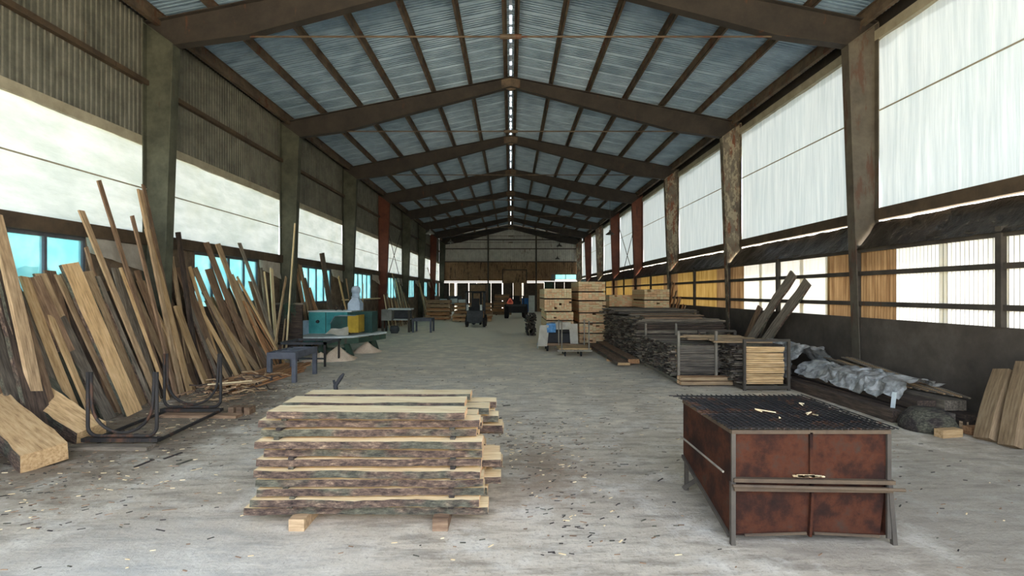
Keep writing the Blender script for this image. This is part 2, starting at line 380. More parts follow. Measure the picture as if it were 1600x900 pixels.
# side walls
def corr(L, h, pitch, amp, seg=4, trap=False):
    """corrugated sheet: local y along the wall, z up, x depth"""
    n = max(1, round(L / pitch)); st = L / n; pr = []
    for i in range(n):
        if trap: pr += [(i * st, 0), (i * st + st * 0.4, 0), (i * st + st * 0.5, amp), (i * st + st * 0.9, amp)]
        else: pr += [(i * st + st * k / seg, amp * math.sin(2 * math.pi * k / seg)) for k in range(seg)]
    pr.append((L, 0)); m = len(pr)
    return [(a, y, z) for z in (0, h) for (y, a) in pr], [(i, i + 1, i + 1 + m, i + m) for i in range(m - 1)]
def put_sheet(name, mat, parent, X, Y, Z, L, h, pitch, amp, trap=False, seg=4, axis='Y'):
    vs, fs = corr(L, h, pitch, amp, seg, trap)
    if axis == 'X': vs = [(y, x, z) for (x, y, z) in vs]
    mb = MB(); mb.add(vs, fs); o = mb.build(name, mat); o.location = (X, Y, Z)
    if parent: setpar(o, parent)
    return o
# left: concrete base, infill, windows, beam, tarps, corrugated metal above
wl = MB(); wl.box((-7.6, Y0, -0.05), (-7.42, Y1, 1.6))
wins = []
for i in range(9):
    a = FR[i]; b = a + 6
    wl.box((-7.56, a, 1.6), (-7.44, a + 1.6, 2.98)); wl.box((-7.56, a + 4.6, 1.6), (-7.44, b, 2.98)); wins.append((a + 1.6, a + 4.6))
wall_left = tag(wl.build('wall_left', 'concrete_brown'), kind='structure')
b = MB(); b.box((-7.56, Y0, 2.96), (-7.34, Y1, 3.2)); b.build('sill_beam', 'rail_brown', wall_left)
for i in range(9):
    a = FR[i]; y = a
    for q in range(6): put_sheet('corrugated_sheet', 'hall_metal', wall_left, -7.47, y + q, 5.15, 1.0, 2.4, 0.11 if i < 3 else 0.16, 0.02, True)
    r = MB(); r.box((-7.44, a, 6.2), (-7.34, a + 6, 6.3)); r.build('girt', 'rail_brown', wall_left)
    r = MB(); r.box((-7.5, a, 4.98), (-7.42, a + 6, 5.16)); r.build('flashing', 'trim_cream', wall_left)
bayname = ['beside the camera', 'nearest', 'second', 'third', 'fourth', 'fifth', 'sixth', 'seventh', 'farthest']
def tarp(side, i, a, z0, z1, mat, seed, amp):
    mb = MB(); nu, nv = 30, 14; L = 5.98; X = side * 7.47
    vs = []
    for v in range(nv + 1):
        for u in range(nu + 1):
            y = a + 0.02 + L * u / nu; z = z0 + (z1 - z0) * v / nv
            nz = noise.noise(Vector((y * 1.6, z * 0.5, seed * 7.3))) * amp + noise.noise(Vector((y * 4.2, z * 0.8, seed))) * amp * 0.5
            vs.append((X - side * nz, y, z))
    mb.add(vs, [(v * (nu + 1) + u, v * (nu + 1) + u + 1, (v + 1) * (nu + 1) + u + 1, (v + 1) * (nu + 1) + u) for v in range(nv) for u in range(nu)])
    o = mb.build('wall_tarp', mat, smooth=True); return o
for i in range(9):
    o = tarp(-1, i, FR[i], 3.16, 5.02, 'tarp_left', i + 1, 0.05)
    tag(o, f'creased white tarp filling the {bayname[i]} bay of the left wall', 'tarp', 'tarps along the left wall')
    c = MB(); c.tube([(-7.4, FR[i], 4.1), (-7.4, FR[i] + 6, 4.1)], 0.014, 6); c.build('seam_cord', 'trim_cream', o)
    o = tarp(1, i, FR[i], 3.68, 7.12, 'tarp_right', i + 40, 0.04)
    tag(o, f'tall white tarp curtain filling the {bayname[i]} bay of the right wall', 'tarp', 'tarp curtains along the right wall')
    c = MB(); c.tube([(7.41, FR[i], 5.66), (7.41, FR[i] + 6, 5.66)], 0.016, 6); c.build('seam_cord', 'trim_cream', o)
# windows
for k, (a, b) in enumerate(wins):
    f = MB(); X0, X1 = -7.54, -7.46
    for (y0, y1, z0, z1) in ((a, b, 1.6, 1.66), (a, b, 2.9, 2.96), (a, a + 0.05, 1.66, 2.9), (b - 0.05, b, 1.66, 2.9)): f.box((X0, y0, z0), (X1, y1, z1))
    for q in range(1, 4): yy = a + (b - a) * q / 4; f.box((X0, yy - 0.025, 1.66), (X1, yy + 0.025, 2.9))
    wn = tag(f.build(f'window_{k + 1}', 'paint_bluegrey'), kind='structure')
    for q in range(4):
        p = MB(); y0 = a + (b - a) * q / 4 + 0.03; p.box((-7.505, y0, 1.66), (-7.495, y0 + (b - a) / 4 - 0.06, 2.9)); p.build('pane', 'window_film', wn)
# white cloths hung beside the windows
def cloth(name, pts, nu, nv, mat, fold=0.04, parent=None, seed=0, thick=False):
    """patch from four corners a,b (top) c,d (bottom) with folds"""
    a, b, c, d = [Vector(p) for p in pts]; nrm = (b - a).cross(c - a).normalized(); mb = MB(); vs = []
    for v in range(nv + 1):
        for u in range(nu + 1):
            s, t = u / nu, v / nv; p = (a.lerp(b, s)).lerp(c.lerp(d, s), t)
            q = noise.noise(p * 2.3 + Vector((seed, 0, 0))) + 0.6 * noise.noise(p * 6 + Vector((0, seed, 0)))
            vs.append(p + nrm * q * fold)
    mb.add(vs, [(v * (nu + 1) + u, v * (nu + 1) + u + 1, (v + 1) * (nu + 1) + u + 1, (v + 1) * (nu + 1) + u) for v in range(nv) for u in range(nu)])
    return mb.build(name, mat, parent, smooth=True)
for i in range(1, 8):
    a = FR[i]
    o = cloth('cloth_strip', [(-7.38, a + 4.5, 2.96), (-7.38, a + 5.85, 2.94), (-7.36, a + 4.55, 2.7), (-7.34, a + 5.85, 2.42)], 14, 5, 'cloth_white', 0.05, None, i * 3.1)
    tag(o, f'rumpled white cloth hung right of the window in the {bayname[i]} bay of the left wall', 'cloth', 'white cloths beside the left windows')

# right: concrete base wall on the inner line, rails, translucent corrugated sheets, ledge, curtains
wr = MB(); wr.box((INNER, Y0, -0.05), (7.3, Y1, 1.5))
wall_right = tag(wr.build('wall_right', 'concrete_dark'), kind='structure')
for z in (1.78, 2.38, 2.86):
    for i in range(9):
        r = MB(); hh = 0.085 if z < 2.8 else 0.12; r.box((INNER - 0.03, FR[i], z - hh * 0.5), (INNER + 0.03, FR[i] + 6, z + hh * 0.5)); r.build('rail', 'steel_dark', wall_right)
for i in range(9):
    for yy in (FR[i], FR[i] + 3):
        p = MB(); pw = 0.06 if yy == FR[i] else 0.045; p.box((INNER - 0.06, yy - pw, 1.5), (INNER + 0.03, yy + pw, 2.95)); p.build('post', 'steel_dark', wall_right)
    b = MB(); b.box((7.36, FR[i] + 0.05, 3.46), (7.5, FR[i] + 5.95, 3.69)); b.build('curtain_beam', 'rail_brown', wall_right)
    b = MB(); b.box((7.38, FR[i] + 0.02, 7.1), (7.5, FR[i] + 5.98, 7.3)); b.build('flashing', 'trim_cream', wall_right)
    y = FR[i]
    for q in range(6):
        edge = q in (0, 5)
        mat = 'fiberglass_shaded' if edge else ('fiberglass_white' if i < 3 else 'fiberglass_amber')
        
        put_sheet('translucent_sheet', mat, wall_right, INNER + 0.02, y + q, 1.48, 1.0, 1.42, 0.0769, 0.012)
        if i < 3 and not edge:
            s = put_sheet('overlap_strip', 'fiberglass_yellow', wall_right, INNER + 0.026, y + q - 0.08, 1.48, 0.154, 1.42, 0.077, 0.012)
for i in range(9):
    a = FR[i] + 0.06
    o = cloth('plastic_sheeting', [(7.42, a, 3.42), (7.42, a + 5.88, 3.42), (INNER - 0.08, a, 2.86), (INNER - 0.08, a + 5.88, 2.86)], 60, 8, 'black_plastic', 0.035, None, i * 1.7)
    tag(o, f'crumpled black plastic over the ledge in the {bayname[i]} bay of the right wall', 'plastic sheet', 'black plastic along the right ledge')

# far gable wall
YG = 52.35
wf = MB(); wf.box((-7.5, YG + 0.12, 3.2), (4.66, YG + 0.2, 7.2)); wf.box((6.84, YG + 0.12, 3.2), (7.5, YG + 0.2, 7.2)); wf.box((4.66, YG + 0.12, 3.9), (6.84, YG + 0.2, 7.2)); wf.prism([(-7.5, 7.2), (7.5, 7.2), (7.5, 7.66), (0, 9.16), (-7.5, 7.66)], YG + 0.12, YG + 0.2)
wall_far = tag(wf.build('wall_far', 'roof_outer'), kind='structure')
for (z0, z1, mt) in ((3.2, 5.2, 'gable_brown'), (5.2, 6.6, 'gable_metal')):
    for q in range(14): zl = 3.9 if z0 < 4 and q >= 11 else z0; put_sheet('gable_sheet', mt, wall_far, -7.42 + q * 1.06, YG + 0.04, zl, 1.06, z1 - zl, 0.2, 0.07, True, axis='X')
for q in range(14):
    x0 = -7.42 + q * 1.06; zc = 8.9 - 0.2 * abs(x0 + 0.53)
    put_sheet('gable_sheet', 'gable_metal', wall_far, x0, YG + 0.04, 6.6, 1.06, zc - 6.6, 0.2, 0.07, True, axis='X')
for z in (5.2, 6.55, 7.5):
    r = MB(); r.box((-7.0, YG - 0.08, z - 0.05), (7.0, YG + 0.02, z + 0.05)); r.build('girt', 'steel_dark', wall_far)
for x in (-2.35, 2.65):
    r = MB(); r.box((x - 0.08, YG - 0.16, 0), (x + 0.08, YG - 0.04, 8.3)); r.build('post', 'steel_dark', wall_far)
# lower gable: dark boarding with gaps, two sliding doors
edges = [-7.42, -6.4, -5.85, -5.6, -4.4, -3.55, -2.4, -2.05, -0.9, 0.25, 1.2, 1.32, 2.6, 2.72, 3.5, 4.6, 5.6, 6.6, 7.42]
gaps = {2: 0.36, 3: 0.0, 4: 0.14, 6: 0.16, 8: 0.2, 10: 0.06, 12: 0.12}
for q in range(len(edges) - 1):
    g0 = gaps.get(q, 0.02); top = 3.0 if q < 14 else 3.15
    r = MB(); r.box((edges[q] + g0 / 2, YG + 0.02, 0), (edges[q + 1] - 0.02, YG + 0.09, top)); r.build('boarding', ['wood_dark', 'gable_brown', 'paint_green', 'wood_dark'][q % 4], wall_far)
r = MB(); r.box((-7.4, YG - 0.1, 3.06), (7.4, YG, 3.14)); r.build('door_track', 'steel_dark', wall_far)
for q, (x0, x1, z1) in enumerate(((-0.9, 1.7, 4.4), (-4.3, -2.5, 2.9))):
    d = MB(); d.box((x0, YG - 0.1, 2.98 if q == 0 else 0), (x1, YG - 0.03, z1)); dd = tag(d.build(f'door_{q + 1}', 'gable_brown'), kind='structure')
    for (u0, u1, v0, v1) in ((x0, x1, z1 - 0.1, z1), (x0, x0 + 0.1, 2.98 if q == 0 else 0, z1), (x1 - 0.1, x1, 2.98 if q == 0 else 0, z1)):
        e = MB(); e.box((u0, YG - 0.14, v0), (u1, YG - 0.1, v1)); e.build('door_frame', 'steel_dark', dd)
# small high window in the right of the gable
f = MB()
for (x0, x1, z0, z1) in ((4.6, 6.9, 3.35, 3.41), (4.6, 6.9, 3.86, 3.92), (4.6, 4.66, 3.41, 3.86), (6.84, 6.9, 3.41, 3.86), (5.7, 5.76, 3.41, 3.86)): f.box((x0, YG - 0.08, z0), (x1, YG - 0.02, z1))
wn = tag(f.build('window_10', 'steel_dark'), kind='structure')
for x0 in (4.66, 5.76): p = MB(); p.box((x0, YG - 0.055, 3.41), (x0 + 1.06, YG - 0.045, 3.86)); p.build('pane', 'window_film', wn)
# near gable behind the camera: open end, only the apex is boarded
wn_ = MB(); wn_.prism([(-7.5, 7.3), (7.5, 7.3), (0, 8.9)], Y0 - 0.1, Y0)
tag(wn_.build('wall_near', 'hall_metal'), kind='structure')

# ------------------------------------------------------------------ steel frames
LM = ['steel_olive', 'steel_olive', 'steel_olive', 'steel_olive', 'steel_olive', 'steel_red', 'steel_olive', 'steel_olive', 'steel_red', 'steel_olive']
RM = ['steel_dark', 'steel_dark', 'steel_concretish', 'steel_patchy', 'steel_patchy', 'steel_red', 'steel_red', 'steel_patchy', 'steel_red', 'steel_patchy']
fname = ['just behind the camera', 'just ahead of the camera, over the frame edge', 'nearest in view, its tapered columns full height', 'second in view', 'third in view', 'fourth in view with red-brown columns', 'fifth in view', 'sixth in view', 'seventh in view, far down the hall', 'last, against the far gable wall']
def ibeam(mb, poly_in, poly_out, Y, t=0.012, fw=0.11):
    """web between two edge polylines, flanges along both; points are (x,z)"""
    n = len(poly_in)
    for i in range(n - 1):
        q = [poly_in[i], poly_in[i + 1], poly_out[i + 1], poly_out[i]]
        mb.prism(q, Y - t, Y + t)
        for (a, b) in ((poly_in[i], poly_in[i + 1]), (poly_out[i], poly_out[i + 1])):
            mb.bar((a[0], Y, a[1]), (b[0], Y, b[1]), 0.02, fw * 2, (0, 1, 0))
    return mb
def fr_bar(mb, a, b, Y, fw):
    mb.bar((a[0], Y, a[1]), (b[0], Y, b[1]), 0.02, fw, (0, 1, 0))
for k, Y in enumerate(FR):
    root = empty('steel_frame', (0, Y, 0))
    tag(root, f'tapered steel portal frame, {fname[k]}', 'frame', 'steel portal frames of the hall')
    for s in (-1, 1):
        m = LM[k] if s < 0 else RM[k]
        c = MB(); ibeam(c, [(s * 7.05, 0), (s * 6.8, 7.0)], [(s * 7.4, 0), (s * 7.4, 7.42)], Y); c.bar((s * 6.8, Y, 7.0), (s * 7.4, Y, 7.44), 0.22, 0.02, (0, 0, 1)); 
        c.build('column', m, root)
        r = MB(); ibeam(r, [(s * 6.8, 7.0), (s * 5.33, 7.2), (s * 0.0, 8.62)], [(s * 7.4, 7.46), (s * 5.33, 7.88), (s * 0.0, 8.93)], Y, 0.012, 0.1); r.build('rafter', 'rafter_brown', root)
        br = MB(); br.prism([(s * 0.0, 8.5), (s * 0.3, 8.62), (s * 0.3, 8.9), (0, 8.95)], Y - 0.03, Y + 0.03); br.build('ridge_plate', 'purlin_rust', root)
    t = MB(); t.tube([(-5.3, Y, 7.2), (5.3, Y, 7.2)], 0.02, 6); t.lathe([(0.05, -0.22), (0.05, 0.22)], (0, Y, 7.2), 8, 0, 'X'); t.build('tie_rod', 'purlin_rust', root)
for i in (5,):
    for s in (-1, 1):
        root = empty('cross_brace', (s * 7.2, FR[i], 1.7)); tag(root, 'crossed thin brace rods on the %s wall, fifth bay' % ('left' if s < 0 else 'right'), 'brace')
        for (z0, z1) in ((1.8, 6.8), (6.8, 1.8)):
            r = MB(); r.tube([(s * 7.25, FR[i] + 0.1, z0), (s * 7.25, FR[i] + 5.9, z1)], 0.02, 6); r.build('rod', 'steel_dark', root)

# ------------------------------------------------------------------ boards
def board(name, p0, p1, wd, th, mats, face, live=0.0, seg=6, seed=None, parent=None, warp=0.0, endsk=0.0):
    """board from p0 to p1; face = direction the broad side looks towards; live = waviness of the long edges"""
    rr = random.Random(seed if seed is not None else rnd.random()); p0, p1 = Vector(p0), Vector(p1)
    x = (p1 - p0); L = x.length; x.normalize(); z = Vector(face); z = (z - x * z.dot(x)).normalized(); y = z.cross(x)
    vs, fs, mi = [], [], []; off = [rr.uniform(0, 50) for _ in range(3)]
    for i in range(seg + 1):
        t = i / seg; q = L * t
        e0 = -wd / 2 + (noise.noise(Vector((q * 2.2 + off[0], 0, 0))) * live + noise.noise(Vector((q * 9 + off[0], 3, 0))) * live * 0.5 if live else 0)
        e1 = wd / 2 + (noise.noise(Vector((q * 2.2 + off[1], 5, 0))) * live + noise.noise(Vector((q * 9 + off[1], 7, 0))) * live * 0.5 if live else 0)
        w_ = warp * math.sin(math.pi * t)
        s0 = endsk if i == seg else 0
        vs += [(q, e0, -th / 2 + w_), (q + s0, e1, -th / 2 + w_), (q + s0, e1 - live * 0.25, th / 2 + w_), (q, e0 + live * 0.25, th / 2 + w_)]
    for i in range(seg):
        a = i * 4
        for k, (u, v) in enumerate(((0, 1), (1, 2), (2, 3), (3, 0))): fs.append((a + u, a + 4 + u, a + 4 + v, a + v)); mi.append(1 if k in (1, 3) else 0)
    fs.append((0, 1, 2, 3)); e = seg * 4; fs.append((e + 3, e + 2, e + 1, e)); mi += [2, 2]
    me = bpy.data.meshes.new(name); me.from_pydata([Vector(v) for v in vs], [], fs)
    ml = list(mats) if isinstance(mats, (list, tuple)) else [mats]
    while len(ml) < 3: ml.append(ml[0])
    for m in ml: me.materials.append(M[m])
    me.polygons.foreach_set('material_index', mi); me.update()
    o = bpy.data.objects.new(name, me); col.objects.link(o)
    mt = Matrix((x, y, z)).transposed().to_4x4(); mt.translation = p0
    o.matrix_world = mt
    l, r, s_ = mt.decompose(); o.location = l; o.rotation_euler = r.to_euler()
    return o
LOOK = {'wood_golden': 'golden', 'wood_tan': 'tan', 'wood_brown': 'brown', 'wood_grey': 'grey-brown', 'wood_dark': 'dark brown', 'wood_orange': 'orange-brown', 'wood_pale': 'pale', 'wood_mossy': 'mossy grey', 'old_board': 'weathered grey'}
leaning = []   # (zone, mat, width, sort key, object)
def lean(zone, bx, bX, tx, ty, tX, wd, mat, th=0.03, live=0.0, warp=0.0, lift=0.0):
    """leaning plank: base on the floor at photo column bx on the line X=bX, top at (tx,ty) in the plane X=tX"""
    Yb = F * bX / (bx - CX); p0 = Vector((bX, Yb, lift)); p1 = WX(tx, ty, tX)
    s = 1 if bX > 0 else -1
    d = (p1 - p0).normalized(); up = Vector((-s, 0, 0)); n_ = (up - d * up.dot(d)).normalized()
    p0 = p0 + Vector((0, 0, 0.5 * th * abs(n_.z) + 0.002 )); 
    o = board('leaning_plank', p0, p1, wd, th, [mat, 'bark' if live > 0.01 else mat, mat], (-s, rnd.uniform(-0.08, 0.08), 0), live, 7, None, None, warp, rnd.uniform(-0.03, 0.03))
    leaning.append((zone, mat, wd, CX + F * bX / Yb, o)); return o
Z1, Z2, Z3, Z4, Z5 = 'left of the first column', 'between the first two left columns', 'behind the teal machine', 'beyond the grey machine', 'by the far left timber packs'
# individually read off the photograph: base x, base plane, top x, top y, top plane, width, wood
L1 = [
 (70, -6.25, -8, 335, -7.15, .17, 'wood_tan', .05, 0), (62, -6.35, 2, 413, -7.1, .2, 'wood_dark', .04, .02), (72, -6.1, 14, 470, -7.0, .32, 'wood_dark', .05, .03),
 (92, -6.15, 28, 468, -7.05, .14, 'wood_brown', .04, 0), (128, -6.35, 38, 434, -7.1, .13, 'wood_golden', .04, 0), (150, -6.5, 50, 432, -7.2, .26, 'wood_brown', .03, .02),
 (165, -6.6, 62, 429, -7.22, .2, 'wood_tan', .03, .02), (150, -6.2, 78, 494, -7.0, .1, 'wood_golden', .035, 0), (172, -6.3, 92, 495, -7.05, .22, 'wood_grey', .035, .02),
 (190, -6.45, 90, 431, -7.2, .08, 'wood_tan', .03, 0), (209, -6.2, 107, 411, -7.0, .34, 'wood_golden', .045, .02), (222, -6.5, 136, 424, -7.15, .22, 'wood_tan', .03, .04),
 (248, -6.4, 127, 330, -7.2, .11, 'wood_tan', .03, 0), (262, -6.55, 154, 281, -7.3, .08, 'wood_brown', .03, 0), (205, -6.6, 134, 385, -7.25, .06, 'wood_brown', .03, 0),
 (238, -6.3, 152, 432, -7.1, .1, 'wood_grey', .03, .02), (250, -6.65, 168, 455, -7.25, .18, 'wood_dark', .03, .02), (263, -6.35, 188, 418, -7.1, .05, 'wood_golden', .03, 0),
 (282, -6.4, 197, 421, -7.15, .13, 'wood_tan', .03, 0), (278, -6.6, 213, 422, -7.2, .12, 'wood_brown', .03, 0), (276, -6.25, 206, 336, -7.0, .08, 'wood_brown', .03, 0),
 (285, -6.35, 218, 297, -7.0, .09, 'wood_tan', .04, 0), (292, -6.5, 224, 290, -7.05, .07, 'wood_brown', .03, 0), (297, -6.3, 230, 358, -7.0, .13, 'wood_golden', .04, 0),
 (304, -6.45, 238, 474, -7.0, .05, 'wood_golden', .03, 0), (118, -6.5, 22, 452, -7.2, .2, 'wood_grey', .03, .03), (30, -6.5, -35, 440, -7.2, .25, 'wood_brown', .04, .03),
 (45, -6.3, -20, 480, -7.1, .2, 'wood_grey', .04, .03), (135, -6.55, 45, 470, -7.25, .16, 'wood_brown', .03, 0), (200, -6.6, 110, 445, -7.3, .2, 'wood_brown', .03, 0),
 (232, -6.6, 140, 470, -7.3, .2, 'wood_dark', .03, .03), (268, -6.65, 180, 460, -7.3, .16, 'wood_brown', .03, .02)]
for (a, b_, c_, d_, e_, f_, g_, h_, i_) in L1: lean(Z1, a, b_, c_, d_, e_, f_, g_, h_, i_, rnd.uniform(-.02, .03))
for q in range(34):
    bx = -60 + q * 10.5 + rnd.uniform(-5, 5); tx = bx - rnd.uniform(60, 105); ty = 432 + rnd.uniform(-12, 60)
    lean(Z1, bx, -6.55, tx, ty, -7.3, rnd.choice([.1, .15, .2, .26]), rnd.choice(['wood_brown', 'wood_tan', 'wood_dark', 'wood_grey', 'wood_brown']), .03)
L2 = [
 (326, -6.2, 276, 478, -6.9, .17, 'wood_golden', .05, 0), (300, -6.6, 268, 400, -7.1, .1, 'wood_tan', .03, 0), (312, -6.5, 278, 362, -7.1, .1, 'wood_dark', .06, 0),
 (345, -6.45, 282, 418, -7.15, .34, 'wood_brown', .03, 0), (350, -6.5, 296, 416, -7.2, .08, 'wood_golden', .03, 0), (372, -6.55, 304, 418, -7.2, .16, 'wood_tan', .03, 0),
 (398, -6.5, 322, 379, -7.25, .18, 'wood_brown', .03, 0), (412, -6.45, 340, 381, -7.2, .2, 'wood_tan', .03, 0), (385, -6.55, 326, 420, -7.25, .3, 'wood_brown', .03, 0),
 (430, -6.4, 362, 429, -7.15, .1, 'wood_tan', .03, 0), (446, -6.2, 370, 432, -7.1, .07, 'wood_golden', .03, 0), (440, -6.4, 374, 380, -7.25, .13, 'wood_grey', .03, 0),
 (345, -6.25, 289, 460, -6.95, .12, 'wood_grey', .03, .02), (358, -6.3, 296, 482, -7.0, .12, 'wood_tan', .03, 0), (372, -6.35, 305, 470, -7.0, .1, 'wood_golden', .03, 0),
 (384, -6.3, 318, 455, -7.0, .14, 'wood_tan', .03, .02), (394, -6.25, 332, 478, -7.0, .12, 'wood_golden', .03, 0), (405, -6.3, 338, 500, -6.95, .22, 'wood_tan', .03, .03),
 (420, -6.3, 352, 470, -7.0, .16, 'wood_brown', .03, 0), (428, -6.25, 365, 500, -6.9, .2, 'wood_grey', .03, .02), (438, -6.3, 382, 485, -6.95, .05, 'wood_orange', .03, 0),
 (433, -6.25, 376, 478, -6.95, .05, 'wood_orange', .03, 0), (428, -6.2, 380, 470, -6.95, .05, 'wood_orange', .03, 0), (442, -6.3, 385, 472, -7.0, .05, 'wood_orange', .03, 0),
 (336, -6.6, 300, 490, -7.1, .18, 'wood_dark', .03, .02), (365, -6.6, 320, 480, -7.2, .18, 'wood_dark', .03, .03), (408, -6.6, 350, 470, -7.2, .2, 'wood_brown', .03, .02),
 (424, -6.85, 408, 418, -7.2, .1, 'wood_grey', .03, 0), (428, -6.8, 413, 424, -7.15, .05, 'wood_pale', .03, 0), (434, -6.9, 424, 420, -7.2, .16, 'wood_pale', .03, 0),
 (425, -6.3, 447, 433, -7.1, .1, 'wood_tan', .03, 0), (438, -6.5, 448, 480, -7.0, .06, 'wood_tan', .03, 0)]
for (a, b_, c_, d_, e_, f_, g_, h_, i_) in L2: lean(Z2, a, b_, c_, d_, e_, f_, g_, h_, i_, rnd.uniform(-.02, .03))
lean(Z2, 446, -6.65, 461, 348, -6.9, .06, 'wood_pale', .03)
for q in range(26):
    bx = 302 + q * 5.6 + rnd.uniform(-3, 3); tx = bx - rnd.uniform(38, 62); ty = 452 + rnd.uniform(-14, 45)
    lean(Z2, bx, -6.5, tx, ty, -7.3, rnd.choice([.08, .12, .18, .24]), rnd.choice(['wood_brown', 'wood_tan', 'wood_dark', 'wood_grey', 'wood_brown']), .03)
# third bay, brown boards behind the teal machine
for q in range(17):
    tx = 462 + q * 1.9 + rnd.uniform(-1, 1); ty = 412 + abs(q - 3) * 5 + rnd.uniform(-3, 6)
    lean(Z3, tx + rnd.uniform(20, 28), -6.98, min(tx, 500), min(ty, 482), -7.25 + rnd.uniform(-.06, .06), rnd.choice([.07, .1, .13]), rnd.choice(['wood_orange', 'wood_brown', 'wood_tan', 'wood_brown']), .03)
lean(Z3, 524, -6.95, 503, 396, -7.2, .42, 'wood_grey', .04, .03)
lean(Z3, 550, -6.95, 529, 432, -7.2, .12, 'wood_golden', .04); lean(Z3, 556, -6.95, 541, 436, -7.25, .12, 'wood_tan', .04)
lean(Z3, 566, -6.6, 567, 444, -7.1, .06, 'wood_pale', .04)
for q in range(12):
    tx = 600 + q * 2.6; lean(Z4, tx + 9, -6.5, tx, 462 + rnd.uniform(-4, 6) + q * .5, -7.0, .16, ['wood_pale', 'wood_brown', 'wood_tan', 'wood_orange'][q % 4 if q else 0], .04)
for q in range(9):
    tx = 613 + q * 2.6; lean(Z4, tx + 14, -6.6, tx, 428 + q * 4 + rnd.uniform(-4, 4), -7.2, .14, ['wood_tan', 'wood_grey', 'wood_pale', 'wood_brown'][q % 4], .04)
for q in range(6):
    tx = 654 + q * 2.2; lean(Z5, tx + 12, -6.5, tx, 437 + q * 6, -7.2, .13, ['wood_golden', 'wood_pale', 'wood_tan'][q % 3], .04)
lean(Z5, 690, -6.4, 668, 418, -7.1, .06, 'wood_brown', .04)
# right wall
ZR1, ZR2, ZR3 = 'behind the right rack', 'right of the timber packs', 'at the right edge'
def rlean(zone, bY, bX, tx, ty, wd, mat, th=.04, live=0., tX=6.93):
    p0 = Vector((bX, bY, .02)); p1 = WX(tx, ty, tX)
    o = board('leaning_plank', p0, p1, wd, th, [mat, 'bark' if live else mat, mat], (-1, 0, 0), live, 8, None, None, .02, .02)
    leaning.append((zone, mat, wd, CX + F * bX / bY, o)); return o
rlean(ZR1, 13.6, 6.05, 1240, 428, .3, 'wood_grey', .05, .04); rlean(ZR1, 13.0, 6.1, 1262, 441, .3, 'wood_grey', .05, .03, 6.95)
rlean(ZR1, 14.4, 6.5, 1188, 480, .24, 'wood_brown', .04, .02); rlean(ZR1, 14.1, 6.5, 1199, 483, .1, 'wood_tan', .04); rlean(ZR1, 13.3, 6.4, 1226, 488, .1, 'wood_golden', .04)
rlean(ZR1, 14.0, 6.7, 1204, 486, .05, 'wood_grey', .03)
for q in range(9):
    tx = 1050 + q * 3.4; rlean(ZR2, F * 6.5 / (tx - 8 - CX), 6.3, tx, 440 + q * 7 + rnd.uniform(-4, 4), .14, ['wood_brown', 'wood_orange', 'wood_tan', 'wood_orange'][q % 4])
rlean(ZR2, 17.3, 6.5, 1086, 486, .16, 'wood_tan')
rlean(ZR3, 6.75, 6.38, 1570, 580, .24, 'wood_tan', .12, .0, 6.85); rlean(ZR3, 6.45, 6.42, 1606, 568, .22, 'wood_tan', .12, .0, 6.85); rlean(ZR3, 6.1, 6.5, 1640, 560, .22, 'wood_grey', .1, .0, 6.85)
cnt = {}
def wlook(wd): return 'broad' if wd >= .2 else ('narrow' if wd < .1 else 'medium-wide')
for (zone, mat, wd, key, o) in sorted(leaning, key=lambda t: (t[0], t[3])):
    kx = (zone, wlook(wd), mat); cnt.setdefault(kx, []).append(o)
for (zone, wk, mat), lst in cnt.items():
    side = '' if zone.startswith(('on the right', 'at the right')) else 'leaning '
    for i, o in enumerate(lst):
        if len(lst) == 1: lb = f'the only {wk} {LOOK[mat]} plank leaning {zone}'
        else: lb = f'{wk} {LOOK[mat]} plank leaning {zone}, {ordn(i + 1)} from the left'
        tag(o, lb, 'plank', 'planks leaning ' + zone)

# thick slabs lying against the left heap (front left corner)
def slab(p0, p1, wd, th, mats, face, label, name='thick_slab', live=0.03, cat='slab', group=None, seg=10):
    o = board(name, p0, p1, wd, th, mats, face, live, seg); tag(o, label, cat, group); return o
slab((-6.95, 7.1, 0.66), (-5.65, 6.75, 0.1), .36, .2, ['wood_golden', 'bark', 'wood_golden'], (0.3, -0.35, 1), 'short thick pale slab sloping to the floor beside the pipe cradle')
slab((-7.0, 6.6, 0.62), (-5.3, 5.72, 0.12), .42, .22, ['wood_golden', 'bark', 'wood_golden'], (0.3, -0.3, 1), 'largest thick pale slab sloping down to the floor at front left')
slab((-7.1, 6.0, 0.36), (-5.75, 5.42, 0.1), .3, .18, ['wood_tan', 'bark', 'wood_golden'], (0.3, -0.3, 1), 'dull short slab cut off by the left edge of the photo')
slab((-6.85, 7.5, 1.06), (-6.4, 7.9, 0.02), .32, .03, ['wood_mossy', 'wood_mossy', 'wood_mossy'], (1, -.5, .7), 'mossy grey board slumped over the foot of the leaning planks', 'mossy_board', .02, 'board')
slab((-6.75, 7.1, .8), (-6.35, 7.45, 0.05), .22, .1, ['wood_mossy', 'bark_dark', 'wood_mossy'], (1, -.6, .5), 'dark mossy offcut between the leaning planks and the pipe cradle', 'mossy_offcut', .05, 'board')

